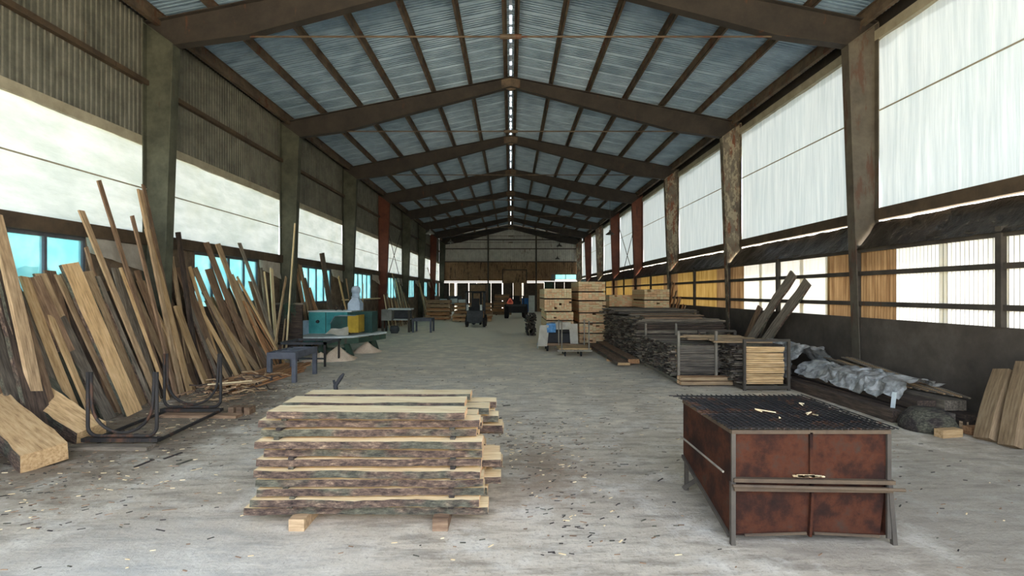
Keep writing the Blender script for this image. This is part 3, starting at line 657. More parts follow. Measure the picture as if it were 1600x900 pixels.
# ------------------------------------------------------------------ near board stack
layers = 11; z = 0.1; TH = 0.058; GAP = 0.025
lefts = [(382, 790), (395, 780), (404, 0), (402, 0), (400, 0), (401, 0), (414, 0), (404, 0), (407, 0), (404, 0), (420, 0)]
rights = [762, 749, 756, 755, 751, 752, 754, 754, 744, 749, 727]
backs = ['front', 'second', 'third', 'rearmost']
for li in range(layers):
    zc = z + TH / 2 + li * (TH + GAP); ntop = li == layers - 1
    rows = 3 if ntop else 4
    yy = 4.27
    for rj in range(rows):
        wd = rnd.uniform(.2, .26) if not ntop else (.27, .3, .25)[rj]
        if ntop: yy = (4.25, 4.6, 4.98)[rj]
        yc = yy + wd / 2 + (rnd.uniform(-.035, .03) if rj == 0 and not ntop else 0)
        if rj == 0: x0 = (lefts[li][0] - CX) * 4.3 / F; x1 = (rights[li] - CX) * 4.3 / F
        elif ntop: x0 = ((445 - CX) * 4.65 / F, (476 - CX) * 5 / F)[rj - 1]; x1 = ((726 - CX) * 4.65 / F, (735 - CX) * 5 / F)[rj - 1]
        else: x0 = -2.15 + rnd.uniform(-.07, .08); x1 = -.16 + rnd.uniform(-.16, .09)
        if li in (4, 2) and rj == 1: x1 = -.09
        mt = ['wood_pale', 'bark', 'endgrain']
        o = board('rough_board', (x0, yc, zc), (x1, yc + rnd.uniform(-.03, .03), zc + rnd.uniform(-.005, .005)), wd, TH, mt, (0, 0, 1), .036, 26, li * 10 + rj)
        pos = 'bottom' if li == 0 else ('top' if ntop else ordn(layers - li))
        tag(o, f'bark-edged board, {backs[rj] if rj < rows - 1 or rows == 4 else "rearmost"} in the near stack, {"bottom" if li == 0 else ("top" if ntop else ordn(layers - li) + " from top")} layer', 'board', 'rough boards in the near stack')
        yy += wd + rnd.uniform(.0, .02)
    if li < layers - 1:
        for sx, nm in ((-1.93 + rnd.uniform(-.1, .08), 'left'), (-.5 + rnd.uniform(-.01, .01), 'right')):
            st = MB(); zz = zc + TH / 2; st.box((sx - .022, 4.26 + rnd.uniform(0, .03), zz + .001), (sx + .022, 5.3, zz + GAP - .001))
            o = st.build('spacer_stick', 'bark_dark'); tag(o, f'thin spacer stick, {nm} end of the near stack, on its {"bottom layer" if li == 0 else ordn(layers - li) + " layer from top"}', 'stick', 'spacer sticks in the near stack')
for (px, mt, nm) in ((466, 'wood_tan', 'pale square bearer under the left end of the near board stack'), (688, 'wood_brown', 'brown square bearer under the right end of the near board stack')):
    x = (px - CX) * 4.25 / F; b = MB(); b.box((x - .06, 4.2, 0.0), (x + .07, 5.35, .1)); tag(b.build('bearer', mt), nm, 'bearer')
# little black twist of rubber behind the stack
t = MB(); t.tube([(-1.94, 5.5, .0), (-1.95, 5.5, .15), (-1.92, 5.52, .3), (-1.98, 5.5, .48), (-1.9, 5.52, .72), (-1.92, 5.5, .98), (-1.86, 5.5, 1.07), (-1.83, 5.5, 1.11)], [.02, .025, .02, .03, .025, .025, .022, .012], 7)
t.tube([(-1.95, 5.5, .7), (-1.9, 5.48, .9), (-1.94, 5.5, 1.04)], .014, 6)
tag(t.build('crooked_stick', 'paint_black', smooth=True), 'thin crooked black stick poking up behind the near board stack', 'stick')

# ------------------------------------------------------------------ rusty grate box
gx0, gx1, gy0, gy1, gt = 1.76, 3.0, 3.99, 5.1, .91
box = empty('rusty_grate_box', (2.38, 4.0, 0)); tag(box, 'rusty sheet-metal box on legs with a wire grate on top', 'metal box')
f = MB(); f.box((gx0, gy0, .48), (gx1, gy0 + .012, gt - .02)); f.build('upper_panel', 'rust_sheet', box)
f = MB(); f.prism([(gx0 + .03, .07), (gx1 - .05, .07), (gx1, .5), (gx0, .5)], gy0 + .02, gy0 + .032); f.build('lower_panel', 'rust_sheet', box)
for x, nm in ((gx0, 'a'), (gx1, 'b')):
    f = MB(); f.prism([(gy0, .07), (gy1, .36), (gy1, gt - .02), (gy0, gt - .02)], x - .006, x + .006, axis='X'); f.build('side_panel', 'rust_sheet', box)
f = MB(); f.box((gx0, gy1 - .012, .3), (gx1, gy1, gt - .02)); f.build('back_panel', 'rust_sheet', box)
f = MB(); f.add([(gx0, gy0, .07), (gx1, gy0, .07), (gx1, gy1, .34), (gx0, gy1, .34)], [(0, 1, 2, 3)]); f.build('sloping_bottom', 'rust_sheet', box)
xm = (gx0 + gx1) / 2
f = MB(); f.box((xm - .012, gy0 - .02, .5), (xm + .012, gy0, gt - .02)); f.build('center_rib', 'rust_sheet', box)
f = MB(); f.bar((xm, gy0 + .005, .06), (xm + .02, gy0 + .005, .47), .02, .03, (0, 1, 0)); f.build('center_rib', 'rust_sheet', box)
f = MB()
f.box((gx0 - .01, gy0 - .02, gt - .03), (gx1 + .01, gy0 + .015, gt)); f.box((gx0 - .01, gy1 - .02, gt - .03), (gx1 + .01, gy1 + .015, gt)); f.box((gx0 - .015, gy0, gt - .03), (gx0 + .015, gy1, gt)); f.box((gx1 - .015, gy0, gt - .03), (gx1 + .015, gy1, gt))
f.build('top_frame', 'rail_brown', box)
for (a, b) in ((gx0 - .012, gx0 + .02), (gx1 - .02, gx1 + .012)): f = MB(); f.box((a, gy0 - .022, .05), (b, gy0 - .002, gt - .03)); f.build('corner_angle', 'steel_dark', box)
f = MB(); f.bar((gx0, gy0 - .02, .52), (gx1 + .03, gy0 - .02, .5), .045, .03); f.bar((gx0, gy0 - .03, .455), (gx1 + .01, gy0 - .03, .44), .03, .035); f.tube([(gx0 - .02, gy0 - .06, .485), (gx1 + .08, gy0 - .07, .455)], .014, 8); f.build('mid_rail', 'rail_brown', box)
f = MB(); f.tube([(gx0 + .1, gy0, .07), (xm - .03, gy0, .085), ], .012, 6); f.tube([(xm + .03, gy0, .085), (gx1 - .07, gy0, .06)], .012, 6); f.build('bottom_rail', 'rail_brown', box)
for (x, y, sx) in ((gx0, gy0 - .01, 0), (gx1, gy0 - .01, .04), (gx0 + .02, gy1 - .02, 0), (gx1 - .02, gy1 - .02, 0)):
    f = MB(); f.bar((x + sx, y, 0), (x, y, .5), .035, .035, (0, 1, 0)); f.build('leg', 'steel_dark', box)
f = MB(); f.bar((gx0 - .01, gy1 - .02, .02), (gx0 + .13, gy1 - .12, .17), .04, .04); f.build('foot_brace', 'steel_dark', box)
f = MB(); f.bar((gx0 - .01, gy0 + .02, .06), (gx0 - .01, gy1, .34), .03, .03); f.build('side_rail', 'steel_dark', box)
f = MB(); f.tube([P(1064, 682, 4.7), P(1130, 737, 3.95)], .009, 6); f.build('side_rod', 'pipe_pale', box)
gr = MB(); 
y = gy0 - .02
while y < gy1 + .12: x0 = gx0 - .03 - .1 * rnd.random() * (1 if y > gy0 + .3 else .2); gr.tube([(x0, y, gt + .012 + rnd.uniform(0, .006)), (xm, y + rnd.uniform(-.008, .008), gt + .012), (gx1 + rnd.uniform(-.02, .06), y, gt + .012)], .0055, 4); y += .05
x = gx0 - .02
while x < gx1 + .04: gr.tube([(x, gy0 - .05 - .02 * rnd.random(), gt + .02), (x + rnd.uniform(-.008, .008), (gy0 + gy1) / 2, gt + .02), (x, gy1 + .12 + .05 * rnd.random(), gt + .022)], .0055, 4); x += .05
gr.build('wire_grate', 'pipe_black', box)
SH = [Vector((rnd.uniform(gx0 + .3, gx1 - .2), rnd.uniform(gy0 + .1, gy1 - .2), gt + .03)) for q in range(5)]; sx_ = [v.x for v in SH]
for a in SH:
    s = MB(); s.tube([a, a + Vector((rnd.uniform(-.06, .06), rnd.uniform(-.06, .06), .015)), a + Vector((rnd.uniform(-.1, .1), rnd.uniform(-.06, .06), .004))], .005, 5)
    tag(s.build('wood_shaving', 'wood_pale'), f'curled pale wood shaving caught on the wire grate, {ordn(1 + sorted(sx_).index(a.x))} from the left', 'shaving', 'shavings on the wire grate')
s = MB(); 
for q in range(60): a = Vector((xm - .05 + rnd.gauss(0, .05), gy0 - .025, .545 + rnd.uniform(0, .012))); s.box(a - Vector((.012, .008, .004)), a + Vector((.012, .008, .004)))
tag(s.build('chip_heap', 'wood_pale'), 'tiny heap of wood chips on the mid rail of the rusty box', 'chips', kind='stuff')
for i, (x0, x1) in enumerate(((2.05, 2.28), (2.72, 2.92))):
    s = MB(); s.box((x0, 4.15, 0), (x1, 4.85, .06)); tag(s.build('block_of_wood', 'wood_dark'), f'dark wooden block under the {"left" if i == 0 else "right"} half of the rusty box', 'block')

# ------------------------------------------------------------------ pipe cradle (left)
cr = empty('pipe_cradle', (-5.1, 6.6, 0)); tag(cr, 'black bent-pipe cradle with two U-shaped hoops beside the leaning planks', 'rack')
def hoop(Y, xa, xb, zt, zb):
    o = MB(); r = .12; pts = [(xa, Y, zt)]
    for k in range(7): a = math.pi + k * math.pi / 12; pts.append((xa + r + r * math.cos(a), Y, zb + r + r * math.sin(a)))
    for k in range(7): a = 1.5 * math.pi + k * math.pi / 12; pts.append((xb - r + r * math.cos(a), Y, zb + r + r * math.sin(a)))
    pts.append((xb, Y, zt)); o.tube(pts, .022, 10); o.build('outer_hoop', 'pipe_black', cr, True)
    o = MB(); pts = [(xa + .045, Y, zt)]; rx = (xb - xa) / 2 - .05; xc = (xa + xb) / 2; zz = zb + rx + .04
    for k in range(17): a = math.pi + k * math.pi / 16; pts.append((xc + rx * math.cos(a), Y, zz + rx * math.sin(a)))
    pts.append((xb - .03, Y, zt)); o.tube(pts, .02, 10); o.build('inner_hoop', 'pipe_black', cr, True)
hoop(6.55, -5.52, -4.62, .96, .13); hoop(8.2, -5.66, -4.74, 1.0, .13)
for (Y, xa, xb) in ((6.55, -5.57, -4.58), (8.2, -5.7, -4.72)):
    b = MB(); b.box((xa, Y - .05, .06), (xb, Y + .05, .108)); b.build('cross_bar', 'pipe_black', cr)
b = MB(); b.tube([(-4.62, 6.6, .06), (-4.76, 8.2, .06)], .025, 8); b.build('long_rail', 'pipe_black', cr); b = MB(); b.tube([(-5.5, 6.6, .06), (-5.64, 8.2, .06)], .025, 8); b.build('long_rail', 'pipe_black', cr)
o = board('flat_board', (-5.62, 6.42, .022), (-4.6, 6.42, .022), .16, .044, 'wood_grey', (0, 0, 1)); tag(o, 'grey board lying under the front hoop of the pipe cradle', 'board')
o = board('flat_board', (-5.75, 8.12, .022), (-4.35, 8.05, .022), .2, .044, 'wood_brown', (0, 0, 1)); tag(o, 'brown board lying under the rear hoop of the pipe cradle', 'board')
for q in range(3):
    b = MB(); x = -4.62 + q * .13; b.box((x, 8.2, 0), (x + .09, 8.4, .12)); tag(b.build('offcut_block', 'wood_brown'), f'short brown offcut block on the floor right of the pipe cradle, {ordn(q + 1)} from the left', 'block', 'offcuts right of the cradle')

# branches and strips behind the cradle
bp = MB()
for q in range(110):
    c = Vector((rnd.uniform(-5.95, -4.95), rnd.uniform(8.9, 10.9), rnd.uniform(.02, .28))); a = rnd.uniform(0, math.pi); L = rnd.uniform(.2, .6); d = Vector((math.cos(a), math.sin(a) * .7, rnd.uniform(-.25, .25))) * L * .5
    if (c - d).z < 0.01: c.z += abs(d.z)
    m_ = c + Vector((rnd.uniform(-.05, .05),) * 3); bp.tube([c - d, m_, c + d], rnd.uniform(.006, .016), 5, rnd.randrange(3))
tag(bp.build('brushwood_heap', ['wood_brown', 'wood_dark', 'wood_tan']), 'tangled heap of brown branches and roots behind the pipe cradle', 'brushwood', kind='stuff')
for q in range(16):
    lz, rw = divmod(q, 4)
    p0 = Vector((-6.0 + rw * .19 + rnd.uniform(-.03, .03), 9.8 + rnd.uniform(0, .5), .03 + lz * .05)); p1 = Vector((-5.75 + rw * .17, 12.9 + rnd.uniform(-.4, .3), .03 + lz * .05))
    o = board('timber_strip', p0, p1, .1, .035, ['wood_orange', 'wood_orange', 'endgrain'], (0, 0, 1)); tag(o, f'orange-brown strip on the floor by the blue-grey table, {ordn(lz + 1)} layer up, {ordn(rw + 1)} from wall', 'strip', 'timber strips stacked by the blue-grey table')
o = board('pale_stick', (-5.5, 9.1, .33), (-4.9, 9.5, .33), .03, .02, 'wood_pale', (0, 0, 1)); tag(o, 'bright pale stick lying across the brushwood heap', 'stick')

# ------------------------------------------------------------------ blue-grey tables
def table(x0, x1, y0, y1, h, label):
    t = empty('work_table', ((x0 + x1) / 2, (y0 + y1) / 2, 0)); tag(t, label, 'table')
    for (a, b, c, d) in ((x0, y0, x1, y0 + .05), (x0, y1 - .05, x1, y1), (x0, y0 + .05, x0 + .06, y1 - .05), (x1 - .06, y0 + .05, x1, y1 - .05)):
        m = MB(); m.box((a, b, h - .14), (c, d, h)); m.build('apron', 'paint_bluegrey', t)
    for q in range(3):
        yy = y0 + (y1 - y0) * (q + 1) / 4; m = MB(); m.box((x0 + .06, yy - .04, h - .05), (x1 - .06, yy + .04, h - .01)); m.build('slat', 'paint_bluegrey', t)
    for x in (x0, x1 - .09):
        for y in (y0, y1 - .09): m = MB(); m.box((x, y, 0), (x + .09, y + .09, h - .14)); m.build('leg', 'paint_bluegrey', t)
table(-5.4, -4.76, 11.1, 12.35, .67, 'open blue-grey slatted work table in front of the teal machine')
table(-4.92, -3.95, 25.0, 26.0, .7, 'blue-grey work table farther back beside the grey machine')

# ------------------------------------------------------------------ teal machine
tm = empty('woodworking_machine', (-5.8, 17, 0)); tag(tm, 'large teal woodworking machine with pale cyclone and yellow side panel', 'machine')
def part(name, mat, parent, *boxes, smooth=False):
    m = MB()
    for (lo, hi) in boxes: m.box(lo, hi)
    return m.build(name, mat, parent, smooth)
part('cabinet', 'paint_teal', tm, ((-6.8, 16.9, .62), (-5.5, 17.9, 1.34)))
part('cabinet_top', 'paint_white', tm, ((-6.83, 16.88, 1.34), (-5.35, 17.95, 1.38)))
part('cabinet_rear', 'paint_tealdark', tm, ((-5.5, 17.2, .62), (-4.75, 17.9, 1.34)))
part('cabinet_seam', 'paint_tealdark', tm, ((-6.24, 16.89, .64), (-6.22, 16.9, 1.33)))
m = MB(); m.lathe([(.06, 0), (.05, -.06)], (-6.5, 16.9, 1.02), 10, 0, 'Y'); m.build('knob', 'paint_black', tm)
for x in (-6.02, -5.8):
    m = MB(); pts = [(x + .07 * math.cos(a * math.pi / 6), 17.3, 1.47 + .07 * math.sin(a * math.pi / 6)) for a in range(13)]; m.tube(pts, .014, 6, cap=False); m.tube([(x, 17.3, 1.38), (x, 17.3, 1.42)], .012, 6); m.build('handwheel', 'pipe_black', tm)
m = MB(); m.prism([(-5.95 + .1, .74), (-5.0, .74), (-5.0, 1.12), (-5.12, 1.22), (-5.7, 1.22), (-5.85, 1.0)], 16.3, 16.85); m.build('motor_hood', 'paint_tealdark', tm)
m = MB(); m.add([(-5.72, 16.28, 1.23), (-5.1, 16.28, 1.23), (-5.1, 16.86, 1.24), (-5.72, 16.86, 1.24)], [(0, 1, 2, 3)]); m.add([(-5.87, 16.28, 1.0), (-5.72, 16.28, 1.23), (-5.72, 16.86, 1.24), (-5.87, 16.86, 1.0)], [(0, 1, 2, 3)]); m.build('hood_cover', 'paint_lightblue', tm)
part('side_guard', 'paint_yellow', tm, ((-5.02, 16.25, .7), (-4.93, 16.9, 1.26)), ((-5.28, 16.24, .7), (-5.02, 16.28, 1.24)))
m = MB()
m.add([(-5.62, 17.3, 1.38), (-5.2, 17.3, 1.38), (-5.2, 17.7, 1.38), (-5.62, 17.7, 1.38), (-5.62, 17.3, 1.62), (-5.2, 17.3, 1.62), (-5.2, 17.7, 1.62), (-5.62, 17.7, 1.62), (-5.5, 17.4, 1.82), (-5.3, 17.4, 1.82), (-5.3, 17.6, 1.82), (-5.5, 17.6, 1.82)],
      [(0, 1, 5, 4), (1, 2, 6, 5), (2, 3, 7, 6), (3, 0, 4, 7), (4, 5, 9, 8), (5, 6, 10, 9), (6, 7, 11, 10), (7, 4, 8, 11), (8, 9, 10, 11)]); m.build('duct_hopper', 'paint_lightblue', tm)
m = MB(); m.lathe([(.16, 1.82), (.16, 1.86), (.13, 1.86), (.13, 2.0), (.155, 2.0), (.155, 2.12), (.12, 2.2), (.03, 2.23)], (-5.4, 17.5, 0), 14); m.build('duct_motor', 'paint_lightblue', tm, True)
m = MB(); m.prism([(-6.75, 15.7), (-5.9, 15.4), (-5.0, 16.0), (-4.35, 17.6), (-4.6, 17.9), (-5.4, 16.9), (-6.75, 16.9)], .56, .62, axis='Z'); m.build('feed_table', 'paint_white', tm)
part('table_edge', 'paint_tealdark', tm, ((-6.75, 15.75, .36), (-5.8, 15.8, .56)))
m = MB(); m.bar((-5.8, 15.5, .46), (-4.9, 16.1, .46), .05, .18); m.bar((-4.9, 16.1, .46), (-4.4, 17.6, .46), .05, .16); m.build('table_edge', 'paint_green', tm)
for (a, b) in (((-5.0, 15.75, 0), (-5.35, 16.1, .56)), ((-4.62, 17.3, 0), (-4.7, 17.0, .5)), ((-6.0, 15.9, 0), (-6.0, 15.9, .5)), ((-6.65, 16.5, 0), (-6.65, 16.5, .56)), ((-6.6, 17.8, 0), (-6.6, 17.8, .62)), ((-4.95, 17.8, 0), (-4.95, 17.8, .62))):
    m = MB(); m.bar(a, b, .14, .14, (0, 1, 0)); m.build('leg', 'paint_green', tm)
m = MB(); m.box((-6.6, 16.3, .12), (-5.2, 16.4, .2)); m.build('foot_rail', 'paint_green', tm)
cl = cloth('rag', [(-5.8, 16.2, .82), (-5.25, 16.2, .9), (-5.95, 16.1, .64), (-5.2, 16.1, .64)], 12, 6, 'cloth_white', .09, None, 4); tag(cl, 'dusty white rag hanging over the guard of the teal machine', 'cloth')
wb = empty('switch_cabinet', (-6.95, 16.4, 0)); tag(wb, 'pale blue-white steel cabinet at the left end of the teal machine', 'cabinet')
part('body', 'paint_lightblue', wb, ((-7.0, 16.3, .1), (-6.84, 17.0, 1.06)), ((-6.84, 16.95, .1), (-6.82, 17.0, 1.06))); part('plinth', 'paint_black', wb, ((-7.0, 16.35, 0), (-6.86, 16.95, .1)))
# low dark stand in front of machine
st = empty('low_stand', (-5.3, 13.9, 0)); tag(st, 'low dark metal stand between the blue-grey table and the teal machine', 'stand')
for (x, y) in ((-6.2, 13.5), (-5.0, 13.5), (-6.2, 14.6), (-5.0, 14.6)):
    m = MB(); m.bar((x, y, 0), (x, y, .6), .05, .05, (0, 1, 0)); m.build('leg', 'pipe_black', st)
part('top_frame', 'paint_charcoal', st, ((-6.25, 13.45, .6), (-4.95, 13.53, .66)), ((-6.25, 14.57, .6), (-4.95, 14.65, .66)), ((-6.25, 13.45, .6), (-6.17, 14.65, .66)), ((-5.03, 13.45, .6), (-4.95, 14.65, .66)))
part('rail', 'paint_charcoal', st, ((-6.2, 13.48, .2), (-5.0, 13.52, .24)))
def heap(name, c, r, h, mat, label, cat='sawdust'):
    m = MB(); n_, k_ = 20, 7; vs = []
    for i in range(k_ + 1):
        t = i / k_
        for j in range(n_):
            a = 2 * math.pi * j / n_; rr = r * (1 - t) * (1 + .25 * noise.noise(Vector((math.cos(a) * 2, math.sin(a) * 2, t * 3 + c[0])))); vs.append((c[0] + rr * math.cos(a), c[1] + rr * math.sin(a), h * (t ** 1.15) * (1 + .1 * noise.noise(Vector((a, t * 4, 0))))))
    m.add(vs, [(i * n_ + j, i * n_ + (j + 1) % n_, (i + 1) * n_ + (j + 1) % n_, (i + 1) * n_ + j) for i in range(k_) for j in range(n_)])
    return tag(m.build(name, mat, smooth=True), label, cat, kind='stuff')
heap('sawdust_heap', (-5.15, 14.95, 0), .55, .42, 'sawdust', 'tallest pinkish sawdust cone in front of the teal machine')
heap('sawdust_heap', (-5.6, 14.8, 0), .5, .24, 'sawdust', 'low pinkish sawdust heap left of the tallest cone')
heap('sawdust_heap', (-4.85, 16.9, 0), .5, .36, 'sawdust', 'sawdust heap under the right end of the teal machine')
# dark partition beside second column
pt = empty('partition_panel', (-6.8, 15.5, 0)); tag(pt, 'dark upright panel beside the second left column, behind the leaning planks', 'panel')
part('panel', 'wood_dark', pt, ((-7.35, 15.5, 0), (-6.45, 15.58, 1.62))); part('top_rail', 'wood_grey', pt, ((-7.35, 15.46, 1.62), (-6.4, 15.62, 1.68)))
tw = MB()
for q in range(40):
    a = Vector((-6.85 + rnd.uniform(-.15, .2), 15.4, 1.68)); tw.tube([a, a + Vector((rnd.uniform(-.1, .1), -.08, -.05)), a + Vector((rnd.uniform(-.12, .15), -.1, -rnd.uniform(.25, .7)))], .006, 4)
tag(tw.build('green_twigs', 'paint_green'), 'bunch of dark green twigs draped over the dark panel', 'twigs', kind='stuff')

# grey machine farther back
gm = empty('grey_machine', (-5.7, 25, 0)); tag(gm, 'grey machine bench with white top along the left wall, beyond the teal machine', 'machine')
part('control_box', 'ceramic_grey', gm, ((-6.45, 25, .6), (-5.95, 25.6, 1.15))); part('bench_top', 'paint_white', gm, ((-6.15, 25.1, 1.12), (-5.0, 25.9, 1.2))); part('lower_shelf', 'paint_white', gm, ((-5.9, 25.2, .6), (-5.1, 25.8, .66)))
part('rear_cabinet', 'paint_charcoal', gm, ((-6.0, 25.6, .66), (-5.1, 25.9, 1.12)))
for (x, y) in ((-6.4, 25.05), (-5.1, 25.15), (-6.4, 25.8), (-5.1, 25.8)): part('leg', 'steel_dark', gm, ((x - .05, y - .05, 0), (x + .05, y + .05, 1.12 if x > -6 else .6)))
m = MB(); m.lathe([(.12, 0), (.17, .05), (.17, .35), (.1, .42)], (-5.9, 24.6, .2), 12, 0, 'X'); m.box((-5.85, 24.5, 0), (-5.55, 24.75, .08)); tag(m.build('electric_motor', 'paint_charcoal'), 'grey electric motor on the floor before the grey machine', 'motor')
# slim uprights by the wall behind
o = board('wall_rail', (-7.2, 21.5, 1.68), (-7.2, 27.5, 1.68), .12, .06, 'wood_pale', (0, 0, 1)); tag(o, 'long pale lath lying on top of the low left wall', 'lath')

# ------------------------------------------------------------------ timber packs
def pack(x0, x1, y0, y1, z0, z1, nx, nz, label, mat='endgrain', group='packs of squared timber', alongx=False, dark=0.04, sidemat='wood_pale'):
    root = empty('timber_pack', ((x0 + x1) / 2, (y0 + y1) / 2, z0)); tag(root, label, 'timber pack', group)
    b = MB()
    zb = z0 + .05
    if alongx:
        for q in range(2): xx = x0 + (x1 - x0) * (.2 + .6 * q); b.box((xx - .05, y0 + .02, z0), (xx + .05, y1 - .02, zb))
    else:
        for q in range(2): yy = y0 + (y1 - y0) * (.12 + .76 * q); b.box((x0 + .02, yy - .05, z0), (x1 - .02, yy + .05, zb))
    b.build('bearer', 'wood_dark', root)
    t = MB(); h = (z1 - zb) / nz
    if alongx:
        for k in range(nz):
            for i in range(nx):
                wy = (y1 - y0) / nx; t.box((x0 + rnd.uniform(-.03, .03), y0 + i * wy + .004, zb + k * h + .004), (x1 + rnd.uniform(-.03, .03), y0 + (i + 1) * wy - .004, zb + (k + 1) * h - .004), rnd.randrange(2))
    else:
        for k in range(nz):
            wx = (x1 - x0) / nx
            for i in range(nx):
                if rnd.random() < dark and k > 0: continue
                j = rnd.uniform(-.02, .02)
                t.box((x0 + i * wx + .004, y0 + j, zb + k * h + .004), (x0 + (i + 1) * wx - .004, y1 + j, zb + (k + 1) * h - .004), rnd.randrange(2))
    t.build('squared_timber', [mat, sidemat], root, kind='stuff'); return root
def zat(y, Y): return H + (HY - y) * Y / F
def tower(name, x0, x1, Y, y1, ys, nx, nzs, dx=None):
    n_ = len(ys) - 1
    for i in range(n_):
        zt, zb = zat(ys[i], Y), zat(ys[i + 1], Y)
        if i == n_ - 1: zb = 0
        off = dx[i] if dx else 0
        pos = 'top' if i == 0 else ('bottom' if i == n_ - 1 else ordn(i + 1) + ' from the top')
        pack(x0 + off, x1 + off, Y, y1, zb, zt, nx, nzs[i], f'pale squared timber pack, {pos}, {name}')
tower('in the tower behind the sheeted cart', 1.26, 2.27, 18.7, 22.0, [451, 468, 488, 502, 519, 541], 11, [5, 6, 5, 5, 6], [0, 0, .07, .07, .07])
tower('in the tallest tower', 2.62, 3.66, 19.4, 21.8, [440, 457, 471, 490, 506, 522, 537], 8, [4, 4, 6, 6, 6, 6], [0, 0, 0.02, .03, .03, .03])
tower('in the low tower behind the grey slabs', 4.36, 5.5, 22.2, 24.0, [461, 481, 500, 515, 530], 10, [6, 6, 5, 5])
tower('in the tower nearest the right wall', 5.22, 6.2, 19.6, 21.6, [452, 470, 483, 496, 510, 537], 8, [4, 4, 4, 4, 7])
# far left brown packs with boards running across
for i, (x0, x1, Y, y1_, h, nm) in enumerate(((-6.1, -4.42, 36.2, 37.6, 1.45, 'left'), (-3.85, -1.3, 34.2, 35.4, 1.28, 'right'))):
    n_ = 5
    for k in range(n_):
        zb = h * k / n_; pos = 'top' if k == n_ - 1 else ('bottom' if k == 0 else ordn(n_ - k) + ' from the top')
        pack(x0 - (.12 if (i == 1 and k < 2) else 0), x1 + rnd.uniform(-.05, .05), Y - (.2 if (i == 1 and k < 2) else 0), y1_, zb, zb + h / n_, 6, 2, f'brown timber pack, {pos} in the far {nm}-hand stack beyond the machines' if i == 0 else f'brown timber pack, {pos} in the stack behind the forklift', 'wood_orange', 'brown packs at the far end', True, 0, 'wood_tan')
for k in range(3): pack(-1.6 + k * .1, .05 - k * .1, 44, 45, k * .62, k * .62 + .6, 6, 4, f'reddish timber pack, {["bottom", "middle", "top"][k]} of the small pile left of the tractor', 'wood_brown', 'reddish packs near the gable', True, 0, 'wood_orange')

# ------------------------------------------------------------------ grey slab piles and racks (right)
def slabs(name, x0, x1, y0, y1, z0, z1, label, mats, th=.035, wd=.12, jl=.12, jr=.05, miss=.1, ragged=.0):
    m = MB(); z = z0
    while z < z1 - 1e-3:
        y = y0
        while y < y1:
            ww = wd * rnd.uniform(.7, 1.3)
            if rnd.random() > miss:
                a = x0 - rnd.random() * jl; b = x1 + rnd.uniform(-jr, jr); dz = rnd.uniform(-.006, .008)
                m.bar((a, y + ww / 2, z + th / 2 + abs(dz)), (b, y + ww / 2 + rnd.uniform(-.02, .02), z + th / 2 + abs(dz) + rnd.uniform(0, .006)), ww * .92, th * rnd.uniform(.6, .95), (0, 0, 1), rnd.randrange(len(mats)))
            y += ww
        z += th * 1.02
    return tag(m.build(name, mats), label, 'slabs', kind='stuff')
GREY = ['old_board', 'wood_dark', 'bark_dark', 'wood_grey']
slabs('slab_pile', 3.62, 6.0, 14.0, 19.0, 0, 1.2, 'large pile of thin dark grey slabs right of the floor planks', GREY, .04, .16, .14)
slabs('slab_pile', 3.75, 6.1, 16.6, 19.2, 1.22, 1.42, 'loose lighter slabs strewn on the far top of the large grey pile', ['old_board', 'wood_grey', 'old_board'], .05, .3, .5, .3, .3)
slabs('slab_pile', 3.8, 5.6, 14.1, 15.8, 1.21, 1.32, 'brown slabs strewn on the near top of the large grey pile', ['wood_tan', 'wood_grey', 'wood_brown'], .045, .3, .3, .3, .35)
# rack one
slabs('slab_bundle', 3.62, 4.6, 11.06, 13.5, .16, .84, 'dark-ended slab bundle filling the left pipe rack', GREY, .034, .1, .14)
slabs('slab_bundle', 4.74, 5.62, 10.4, 12.6, .12, .9, 'dark-ended slab bundle filling the right pipe rack', GREY, .034, .1, .16)
def rack(x0, x1, y0, y1, zt, mat, label, top=False):
    r = empty('pipe_rack', ((x0 + x1) / 2, y0, 0)); tag(r, label, 'rack')
    for x in (x0, x1):
        for y in (y0, y1): m = MB(); m.box((x - .025, y - .025, .0), (x + .025, y + .025, zt)); m.build('post', mat, r)
    part('base_frame', mat, r, ((x0, y0 - .03, .04), (x1, y0 + .03, .1)), ((x0, y1 - .03, .04), (x1, y1 + .03, .1)), ((x0 - .03, y0, .04), (x0 + .03, y1, .1)), ((x1 - .03, y0, .04), (x1 + .03, y1, .1)))
    if top:
        for y in (y0, y1): part('top_bar', mat, r, ((x0 - .025, y - .025, zt), (x1 + .025, y + .025, zt + .05)))
rack(3.66, 4.48, 10.95, 13.6, 1.16, 'pipe_pale', 'left rack with four bare pale posts holding grey slabs')
rack(4.76, 5.66, 10.22, 12.7, 1.0, 'steel_dark', 'right rack of dark square tube with a closed top bar', True)
for i in range(15):
    zz = .27 + i * .038; o = board('rack_slab', (3.66 + rnd.uniform(-.05, .03), 11.02, zz), (4.52 + rnd.uniform(-.03, .05), 11.02, zz + rnd.uniform(-.006, .006)), .1, .03, ['wood_grey' if i % 3 else 'wood_tan', 'old_board'], (0, 0, 1), .008, 8); tag(o, f'greyish slab at the front of the left rack, {ordn(15 - i)} from the top', 'slab', 'front slabs of the left rack')
for i in range(4):
    lz, rw = divmod(i, 2); o = board('bottom_slab', (3.62, 10.72 + rw * .14, .07 + lz * .09), (4.72, 10.72 + rw * .14, .07 + lz * .09), .12, .07, ['wood_orange', 'wood_tan', 'endgrain'], (0, 0, 1), .015, 8); tag(o, f'orange-tan slab on the floor before the left rack, {["lower", "upper"][lz]} {["front", "rear"][rw]} one', 'slab', 'orange slabs before the left rack')
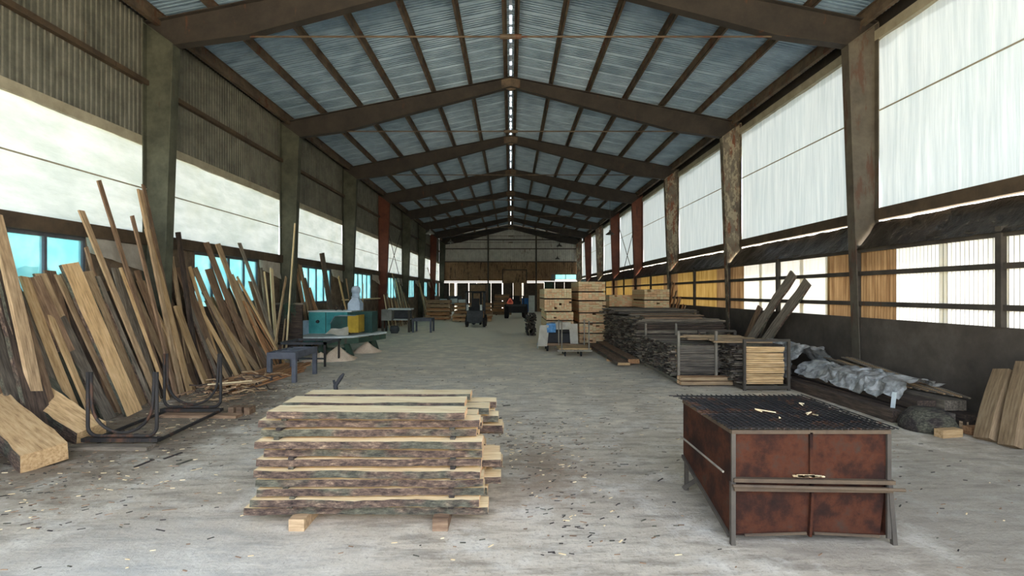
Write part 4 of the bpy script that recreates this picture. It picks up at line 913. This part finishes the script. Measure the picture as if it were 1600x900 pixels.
for i in range(18):
    zz = .14 + i * .043; o = board('rack_slab', (4.82 + rnd.uniform(-.03, .02), 10.33, zz), (5.6 + rnd.uniform(-.02, .02), 10.33, zz + rnd.uniform(-.012, .012)), .1, .036, [['wood_golden', 'wood_tan', 'wood_golden', 'wood_orange'][i % 4], 'wood_golden'], (0, 0, 1), .008, 8); tag(o, f'yellowish slab at the front of the right rack, {ordn(18 - i)} from the top', 'slab', 'front slabs of the right rack')
for i in range(6):
    o = board('top_slab', (4.1 + rnd.uniform(-.1, .4), 10.9 + i * .3, .93 + rnd.uniform(0, .02)), (5.7 + rnd.uniform(-.2, .1), 10.7 + i * .3, .94), .18, .03, ['wood_tan', 'wood_tan'], (0, 0, 1), .02, 8); tag(o, f'tan slab lying loose across the tops of both racks, {ordn(i + 1)} from the front', 'slab', 'loose slabs on the racks')
for i in range(12):
    lz, rw = divmod(i, 2); x = 5.95 + rw * .26; o = board('long_board', (x, 13.0, .06 + lz * .14), (x - .1, 17.2, .06 + lz * .14), .22, .07, ['wood_orange', 'wood_brown', 'endgrain'], (0, 0, 1)); tag(o, f'long orange board stacked behind the racks, {ordn(lz + 1)} layer up, {["left", "right"][rw]} side', 'board', 'long orange boards behind the racks')
# dark frame stand behind
fs_ = empty('frame_stand', (5.7, 12.95, 0)); tag(fs_, 'dark open metal frame standing behind the right rack', 'stand')
for x in (5.06, 5.76): part('post', 'steel_dark', fs_, ((x - .03, 12.85, 0), (x + .03, 12.91, .97)))
part('top_bar', 'steel_dark', fs_, ((5.03, 12.85, .97), (5.79, 12.91, 1.01)))
# floor planks
slab((3.0, 18.6, .09), (3.02, 13.4, .09), .34, .07, ['wood_brown', 'bark', 'wood_golden'], (0, 0, 1), 'left thick plank lying lengthwise on the floor beside the grey slab pile', 'floor_plank', .04, 'plank', None, 16)
slab((3.36, 18.8, .12), (3.36, 13.7, .12), .32, .12, ['wood_brown', 'bark', 'wood_orange'], (0, 0, 1), 'right thicker plank lying lengthwise on the floor against the grey slab pile', 'floor_plank', .02, 'plank', None, 16)
for yy in (14.6, 17.8):
    b = MB(); b.box((2.8, yy, 0), (3.55, yy + .1, .055)); tag(b.build('bearer', 'wood_golden'), f'short bearer under the {"near" if yy < 16 else "far"} ends of the two floor planks', 'bearer')
# flat trolley
tr = empty('flat_trolley', (1.9, 16, 0)); tag(tr, 'low flat trolley with thin upright posts beside the sheeted cart', 'trolley')
part('deck', 'wood_golden', tr, ((1.5, 15.6, .22), (2.5, 16.5, .27))); part('frame', 'pipe_pale', tr, ((1.45, 15.5, .17), (2.52, 15.55, .22)), ((1.45, 16.5, .17), (2.52, 16.55, .22)))
for x in (1.58, 2.42):
    for y in (15.52, 16.52): part('post', 'pipe_pale', tr, ((x - .018, y - .018, .2), (x + .018, y + .018, 1.12)))
for (x, y) in ((1.7, 15.7), (2.2, 15.7), (1.7, 16.4), (2.2, 16.4)): m = MB(); m.lathe([(.08, -.02), (.08, .02)], (x, y, .08), 10, 0, 'X'); m.box((x - .03, y - .02, .08), (x + .03, y + .02, .2)); m.build('wheel', 'rubber', tr)
ct = empty('loaded_cart', (1.6, 17.4, 0)); tag(ct, 'dark load on a cart covered with a crumpled white and blue sheet', 'cart')
part('load', 'paint_black', ct, ((1.25, 17.0, .3), (2.05, 17.9, .62)), ((1.3, 17.05, .64), (2.0, 17.85, .86))); part('deck', 'wood_brown', ct, ((1.1, 16.95, .2), (2.2, 18.0, .28)))
for (x, y) in ((1.25, 17.1), (2.05, 17.1), (1.25, 17.8), (2.05, 17.8)): m = MB(); m.lathe([(.1, -.03), (.1, .03)], (x, y, .1), 10, 0, 'X'); m.build('wheel', 'rubber', ct)
def drape(name, prof, y0, y1, mats, nu=26, nv=16, amp=.06, seed=1, wob=0.0):
    """sheet following an XZ profile, extruded along Y with crumples"""
    m = MB(); vs = []; L = [0]
    for a, b in zip(prof, prof[1:]): L.append(L[-1] + math.dist(a, b))
    def at(s):
        s *= L[-1]
        for i in range(len(prof) - 1):
            if s <= L[i + 1] + 1e-9: t = (s - L[i]) / (L[i + 1] - L[i]); return (prof[i][0] + (prof[i + 1][0] - prof[i][0]) * t, prof[i][1] + (prof[i + 1][1] - prof[i][1]) * t)
        return prof[-1]
    for v in range(nv + 1):
        for u in range(nu + 1):
            x, z = at(u / nu); y = y0 + (y1 - y0) * v / nv; q = Vector((x * 3 + seed, y * 3, z * 3))
            d = noise.noise(q) + .7 * noise.noise(q * 2.3) + (.5 * abs(noise.noise(q * 5.1)) if nu > 40 else 0)
            e = wob * noise.noise(Vector((y * 1.2, seed, 0)))
            vs.append((x + d * amp + e, y + noise.noise(q * 1.7 + Vector((9, 0, 0))) * amp, max(.015, z + noise.noise(q * 1.9 + Vector((0, 9, 0))) * amp + e * .5)))
    mi = []
    for v in range(nv):
        for u in range(nu): mi.append(1 if len(mats) > 1 and noise.noise(Vector((u * .22, v * .3, seed))) > .12 and u < nu * .5 else 0)
    m.add(vs, [(v * (nu + 1) + u, v * (nu + 1) + u + 1, (v + 1) * (nu + 1) + u + 1, (v + 1) * (nu + 1) + u) for v in range(nv) for u in range(nu)], mi)
    return m.build(name, mats, smooth=True)
o = drape('cover_sheet', [(.92, .12), (1.08, .6), (1.3, .92), (1.95, .98), (2.16, .7), (2.24, .3)], 16.85, 18.0, ['cloth_white', 'tarp_blue'], seed=3)
for (xa, xb, xc, xd, z0_, z1_, mt_, nm_) in ((.98, 1.3, .9, 1.22, .9, .2, 'cloth_white', 'left_flap'), (1.2, 1.55, 1.22, 1.5, .96, .66, 'tarp_blue', 'blue_flap'), (1.5, 2.0, 1.52, 2.1, 1.0, .76, 'cloth_white', 'top_flap'), (1.95, 2.24, 2.0, 2.26, .95, .28, 'cloth_white', 'right_flap')): cloth(nm_, [(xa, 16.84, z0_), (xb, 16.84, z0_), (xc, 16.8, z1_), (xd, 16.8, z1_)], 10, 10, mt_, .05, o, xa * 9); tag(o, 'crumpled white and blue sheet thrown over the cart load', 'sheet')
# rough dark heap left of the tower
m = MB()
for q in range(90):
    x = rnd.uniform(.75, 1.15); zz = rnd.uniform(.05, .95); m.bar((x, 22.8 + rnd.uniform(0, .2), zz), (x + rnd.uniform(-.05, .05), 24.8, zz + rnd.uniform(-.03, .03)), rnd.uniform(.04, .12), rnd.uniform(.03, .07), (0, 0, 1), rnd.randrange(3))
tag(m.build('offcut_heap', ['wood_dark', 'old_board', 'bark_dark']), 'dark heap of rough offcuts left of the timber towers', 'offcuts', kind='stuff')

# ------------------------------------------------------------------ plastic covered pile on the right
for i, (x, y0, y1, zc, wd, th, mt) in enumerate(((5.95, 7.7, 11.2, .09, .2, .18, 'wood_dark'), (6.2, 7.5, 11.5, .1, .22, .2, 'wood_dark'), (6.45, 7.4, 11.4, .11, .24, .2, 'old_board'), (6.75, 7.3, 11.6, .11, .3, .22, 'wood_dark'), (6.3, 7.6, 11.3, .29, .3, .14, 'wood_dark'), (6.65, 7.5, 11.2, .31, .34, .15, 'wood_grey'))):
    o = board('heavy_beam', (x, y0, zc), (x - .05, y1, zc), wd, th, mt, (0, 0, 1), .015, 8)
    tag(o, f'heavy {"dark" if mt == "wood_dark" else "grey"} beam at right wall under plastic, ' + ['leftmost at the bottom', 'second from the left at the bottom', 'third from the left at the bottom', 'bottom one against the wall', 'left one of the upper two', 'right one of the upper two'][i], 'beam', 'beams under the plastic')
for i in range(9):
    a = WX(1330 - i * 7, 562 + rnd.uniform(-5, 8), 6.95 - .05 * i); b_ = WX(1515 - i * 13, 628 - rnd.uniform(0, 10) + i * 1.2, 6.85 - .03 * i); a.z = max(a.z, .46); b_.z = max(b_.z, .42)
    a.x = min(a.x, 6.98); o = board('thin_lath', b_, a, .045, .02, 'wood_tan' if i % 2 else 'wood_grey', (0, 0, 1)); tag(o, f'thin lath lying on the beams along the right wall, {ordn(i + 1)} out from the wall', 'lath', 'laths along the right wall')
o = drape('plastic_cover', [(6.0, .3), (6.15, .52), (6.4, .6), (6.7, .55), (6.85, .46)], 7.9, 10.6, ['clear_plastic'], 60, 130, .085, 5, .1); tag(o, 'long crumpled grey-clear plastic sheet over the beams at the right wall', 'plastic sheet')
o = drape('plastic_cover', [(5.85, .12), (5.95, .6), (6.2, .86), (6.6, .8), (6.9, .5)], 10.6, 12.4, ['clear_plastic'], 60, 70, .1, 8, .05); tag(o, 'bulging heap of grey plastic sheeting behind the right rack', 'plastic sheet')
o = board('white_strap', (6.08, 7.95, .42), (6.0, 7.9, .05), .06, .008, 'paint_white', (-1, -1, 0)); tag(o, 'short white strap hanging from the plastic cover to the floor', 'strap')
st = MB(); st.lathe([(.34, 0), (.36, .08), (.3, .2), (.2, .3)], (6.1, 7.35, 0), 16); tag(st.build('tree_stump', 'bark_dark', smooth=True), 'low dark stump among scraps at the near end of the plastic-covered beams', 'stump')
for i, (px, py, L, w_, a, mt, lb) in enumerate(((1482, 676, .34, .12, .2, 'wood_golden', 'brightest tan block lying flat at the front of the scraps'), (1485, 655, .4, .1, 2.4, 'wood_golden', 'tan wedge leaning over the stump'), (1505, 662, .26, .1, .9, 'wood_tan', 'small tan offcut right of the stump'), (1522, 672, .22, .13, .1, 'wood_orange', 'orange-brown cube-like block left of the upright thick plank'), (1466, 668, .26, .1, 2.9, 'wood_brown', 'brown scrap block left of the bright tan block'))):
    c = FL(px, py, .06); d = Vector((math.cos(a), math.sin(a), 0)) * L / 2; lift = .08 if i == 1 else 0
    o = board('scrap_block', c - d + Vector((0, 0, lift)), c + d + Vector((0, 0, lift * 3)), w_, .11, mt, (0, 0, 1), 0, 2); tag(o, lb, 'block', 'scrap blocks by the stump')

# ------------------------------------------------------------------ forklift (rear view)
fk = empty('forklift', (-2.05, 29, 0)); tag(fk, 'dark forklift seen from behind in the middle of the hall', 'forklift')
part('counterweight', 'paint_charcoal', fk, ((-2.5, 28.6, .35), (-1.6, 29.0, .95)), ((-2.4, 28.55, .25), (-1.7, 28.9, .4)))
part('engine_cover', 'paint_black', fk, ((-2.45, 29.0, .4), (-1.65, 30.0, 1.15))); part('rear_grille', 'paint_charcoal', fk, ((-2.25, 28.57, .75), (-1.85, 28.6, .9)), ((-2.25, 28.57, .5), (-1.85, 28.6, .6)))
part('seat', 'paint_black', fk, ((-2.28, 29.2, 1.15), (-1.82, 29.7, 1.25)), ((-2.28, 29.1, 1.2), (-1.82, 29.22, 1.65)))
for x in (-2.55, -1.55):
    part('guard_post', 'paint_charcoal', fk, ((x - .04, 28.75, .95), (x + .04, 28.83, 2.02)), ((x - .04, 30.0, .5), (x + .04, 30.08, 2.02)))
part('overhead_guard', 'paint_black', fk, ((-2.62, 28.7, 2.0), (-1.48, 28.8, 2.08)), ((-2.62, 30.0, 2.0), (-1.48, 30.12, 2.08)), ((-2.62, 28.7, 2.0), (-2.52, 30.1, 2.08)), ((-1.58, 28.7, 2.0), (-1.48, 30.1, 2.08)), *[((-2.4 + q * .2, 28.8, 2.02), (-2.36 + q * .2, 30.0, 2.06)) for q in range(5)])
part('mast', 'paint_black', fk, ((-2.35, 30.2, .1), (-2.25, 30.35, 2.05)), ((-1.85, 30.2, .1), (-1.75, 30.35, 2.05)), ((-2.35, 30.2, 1.95), (-1.75, 30.35, 2.05)))
for x in (-2.25, -1.85): part('fork', 'paint_black', fk, ((x - .05, 30.35, .05), (x + .05, 31.4, .1)), ((x - .05, 30.32, .05), (x + .05, 30.38, .6)))
for x in (-2.52, -1.75): part('tail_lamp', 'paint_white', fk, ((x, 28.58, .98), (x + .12, 28.66, 1.3)))
for (x, y, r) in ((-2.62, 28.95, .27), (-1.62, 28.95, .27), (-2.68, 30.0, .34), (-1.6, 30.0, .34)):
    m = MB(); m.lathe([(r * .5, 0), (r, .02), (r, .16), (r * .5, .18)], (x, y, r), 16, 0, 'X'); wh = m.build('wheel', 'rubber', fk); m = MB(); m.lathe([(r * .45, -.01), (r * .45, .19)], (x, y, r), 10, 0, 'X'); m.build('hub', 'paint_charcoal', wh)
# ------------------------------------------------------------------ tractor
tt = empty('tractor', (.4, 38.5, 0)); tag(tt, 'dark tractor with warning triangle parked near the far wall', 'tractor')
part('body', 'paint_black', tt, ((-.15, 38.2, .45), (1.05, 39.4, 1.1)), ((.1, 39.4, .6), (.8, 41.0, 1.3))); part('rear_bar', 'paint_charcoal', tt, ((-.35, 38.0, .95), (1.15, 38.2, 1.08)))
part('seat', 'paint_black', tt, ((.2, 38.6, 1.1), (.7, 39.1, 1.25)), ((.2, 38.5, 1.2), (.7, 38.62, 1.7)))
part('roll_bar', 'paint_black', tt, ((-.1, 38.3, 1.0), (-.03, 38.4, 1.75)), ((.95, 38.3, 1.0), (1.02, 38.4, 1.75)), ((-.1, 38.3, 1.68), (1.02, 38.4, 1.75)))
for (x, y, r, wd) in ((-.5, 38.8, .55, .35), (.95, 38.8, .55, .35), (-.35, 40.6, .38, .22), (.9, 40.6, .38, .22)):
    m = MB(); m.lathe([(r * .5, 0), (r * .96, .02), (r, .06), (r, wd - .06), (r * .96, wd - .02), (r * .5, wd)], (x, y, r), 20, 0, 'X'); wh = m.build('wheel', 'rubber', tt); m = MB(); m.lathe([(r * .4, -.01), (r * .4, wd + .01)], (x, y, r), 10, 0, 'X'); m.build('hub', 'steel_red', wh)
m = MB(); m.lathe([(.29, 0), (.29, .03)], (-.05, 37.9, 1.33), 10, 0, 'Y'); sg = m.build('sign_board', 'sign_darkred', tt)
m = MB(); c = (-.05, 1.33)
def tri(s_, y0, y1, mi):
    v = [(c[0] + s_ * math.cos(R(90 + 120 * k + d)), c[1] - .02 + s_ * math.sin(R(90 + 120 * k + d))) for k in range(3) for d in (-13, 13)]; m.prism(v, y0, y1, mi)
tri(.27, 37.87, 37.9, 0); tri(.14, 37.85, 37.87, 1); m.build('warning_triangle', ['sign_orange', 'sign_red'], tt)
m = MB(); m.bar((-.05, 37.95, .95), (-.05, 37.95, 1.3), .04, .04, (0, 1, 0)); m.build('sign_post', 'steel_dark', tt)
# cabinets at far right
cb = empty('blue_cabinet', (1.5, 49, 0)); tag(cb, 'blue cabinet standing behind the tractor', 'cabinet'); part('body', 'paint_blue', cb, ((1.1, 49, .1), (1.72, 49.6, 1.45))); part('plinth', 'paint_black', cb, ((1.12, 49.02, 0), (1.7, 49.58, .1)))
part('door', 'paint_blue', cb, ((1.16, 48.97, .2), (1.66, 49, 1.38)))
cb = empty('white_cabinet', (1.98, 47, 0)); tag(cb, 'tall pale grey-white cabinet right of the blue cabinet', 'cabinet'); part('body', 'paint_white', cb, ((1.7, 47, .1), (2.25, 47.6, 1.72))); part('plinth', 'steel_dark', cb, ((1.72, 47.02, 0), (2.23, 47.58, .1)))
part('door', 'paint_white', cb, ((1.75, 46.97, .2), (2.2, 47, 1.66)))
# machines by far left
fm = empty('far_machine', (-6, 43, 0)); tag(fm, 'cluttered machine bench with white rolls at the far left end', 'machine')
part('bench', 'steel_dark', fm, ((-6.4, 43, 0), (-6.2, 43.9, .9)), ((-3.9, 43, 0), (-3.7, 43.9, .9)), ((-6.5, 42.95, .9), (-3.6, 44, 1.0)))
for (x, r) in ((-6.1, .22), (-5.2, .24), (-4.5, .2)):
    m = MB(); m.lathe([(r, 0), (r, .6)], (x, 43.3, 1.0 + r), 12, 0, 'X'); m.build('roll', 'paint_white', fm)
part('hood', 'paint_charcoal', fm, ((-5.4, 43.6, 1.0), (-4.3, 44, 1.7)))
# ------------------------------------------------------------------ hanging lamps
for i, (px, py, Y, lb) in enumerate(((672, 364, 28, 'nearest lamp hanging on the left'), (704, 378, 40, 'farther small lamp hanging on the left'), (953, 365, 29, 'nearest lamp hanging on the right'), (874, 384, 40, 'lamp hanging right of centre before the far gable'), (871, 404, 49, 'smallest dark lamp hanging low before the right part of the gable'))):
    c = P(px, py, Y); zr = roofz(abs(c.x), 0.17); L = empty('hanging_lamp', c); tag(L, 'shallow metal shade, ' + lb, 'lamp')
    m = MB(); m.lathe([(.24, -.06), (.25, -.04), (.12, .06), (.05, .12), (.05, .2)], c, 14); m.build('shade', 'ceramic_grey' if i < 2 else 'steel_dark', L)
    m = MB(); m.tube([c + Vector((0, 0, .2)), (c.x, c.y, zr)], .012, 6); m.build('hanger', 'steel_dark', L)
    m = MB(); m.lathe([(.03, -.12), (.05, -.08), (.03, -.02)], c, 8); m.build('bulb', 'paint_white', L)

# ------------------------------------------------------------------ shrubs outside the left windows
for i, (x, y, s_) in enumerate(((-8.7, 8.3, 1.0), (-9.2, 11.2, 1.1), (-10.4, 14.5, 1.3), (-9.8, 5.2, 1.2))):
    sh = empty('shrub', (x, y, -.22)); tag(sh, f'leafy green shrub outside the left windows, {ordn(i + 1)} from the {"left" if i < 3 else "camera side"}', 'shrub', 'shrubs outside the left wall')
    lf = MB()
    for q in range(420):
        a, b_ = rnd.uniform(0, 2 * math.pi), rnd.uniform(-.6, 1); r_ = s_ * rnd.uniform(.5, 1); c = Vector((x + r_ * .8 * math.cos(a), y + r_ * math.sin(a), 1.2 + b_ * 1.2)); d = Vector((rnd.uniform(-1, 1), rnd.uniform(-1, 1), rnd.uniform(-1, 1))).normalized() * .14; e = d.orthogonal() * .5
        lf.add([c - d, c + e, c + d, c - e], [(0, 1, 2, 3)])
    lf.build('foliage', 'leaf', sh, kind='stuff'); tk = MB(); tk.tube([(x, y, -.22), (x + .05, y, 1.0)], .05, 6); tk.build('stem', 'wood_dark', sh)

# ------------------------------------------------------------------ chips and bark on the floor
m = MB()
for q in range(2600):
    u = rnd.random()
    if u < .45: x, y = rnd.gauss(-5.0, .8), rnd.uniform(4.2, 11)
    elif u < .65: x, y = rnd.gauss(.2, .6), rnd.uniform(3.8, 8)
    else: x, y = rnd.uniform(-5, 5.5), rnd.uniform(2, 14)
    if x < -6.9 or (-2.4 < x < .1 and 4.1 < y < 5.5) or (1.7 < x < 3.1 and 3.9 < y < 5.2): continue
    L = rnd.uniform(.006, .03) * (2.0 if rnd.random() < .06 else 1); a = rnd.uniform(-.5, .9); d = Vector((math.cos(a), math.sin(a), 0)) * L
    m.bar(Vector((x, y, .003)) - d, Vector((x, y, .004)) + d, rnd.uniform(.004, .012), .005, (0, 0, 1), rnd.choice([0, 0, 0, 1, 1, 2]))
tag(m.build('floor_chips', ['bark_dark', 'wood_brown', 'wood_pale']), 'scattered bark crumbs and wood chips all over the concrete floor', 'wood chips', kind='stuff')
for i, (a, b_) in enumerate((((256, 717), (284, 707)), ((210, 730), (240, 718)), ((276, 726), (300, 718)), ((372, 656), (392, 655)), ((786, 634), (797, 633)))):
    o = board('bark_strip', FL(*a, .006), FL(*b_, .006), .03, .01, 'bark_dark', (0, 0, 1)); tag(o, ['longest dark bark strip on the floor before the pipe cradle', 'thin dark bark strip left of the longest one before the cradle', 'small bark strip just before the longest one', 'bark strip on the open floor left of the board stack', 'tiny dark bark strip on the bare floor right of the board stack'][i], 'bark strip')
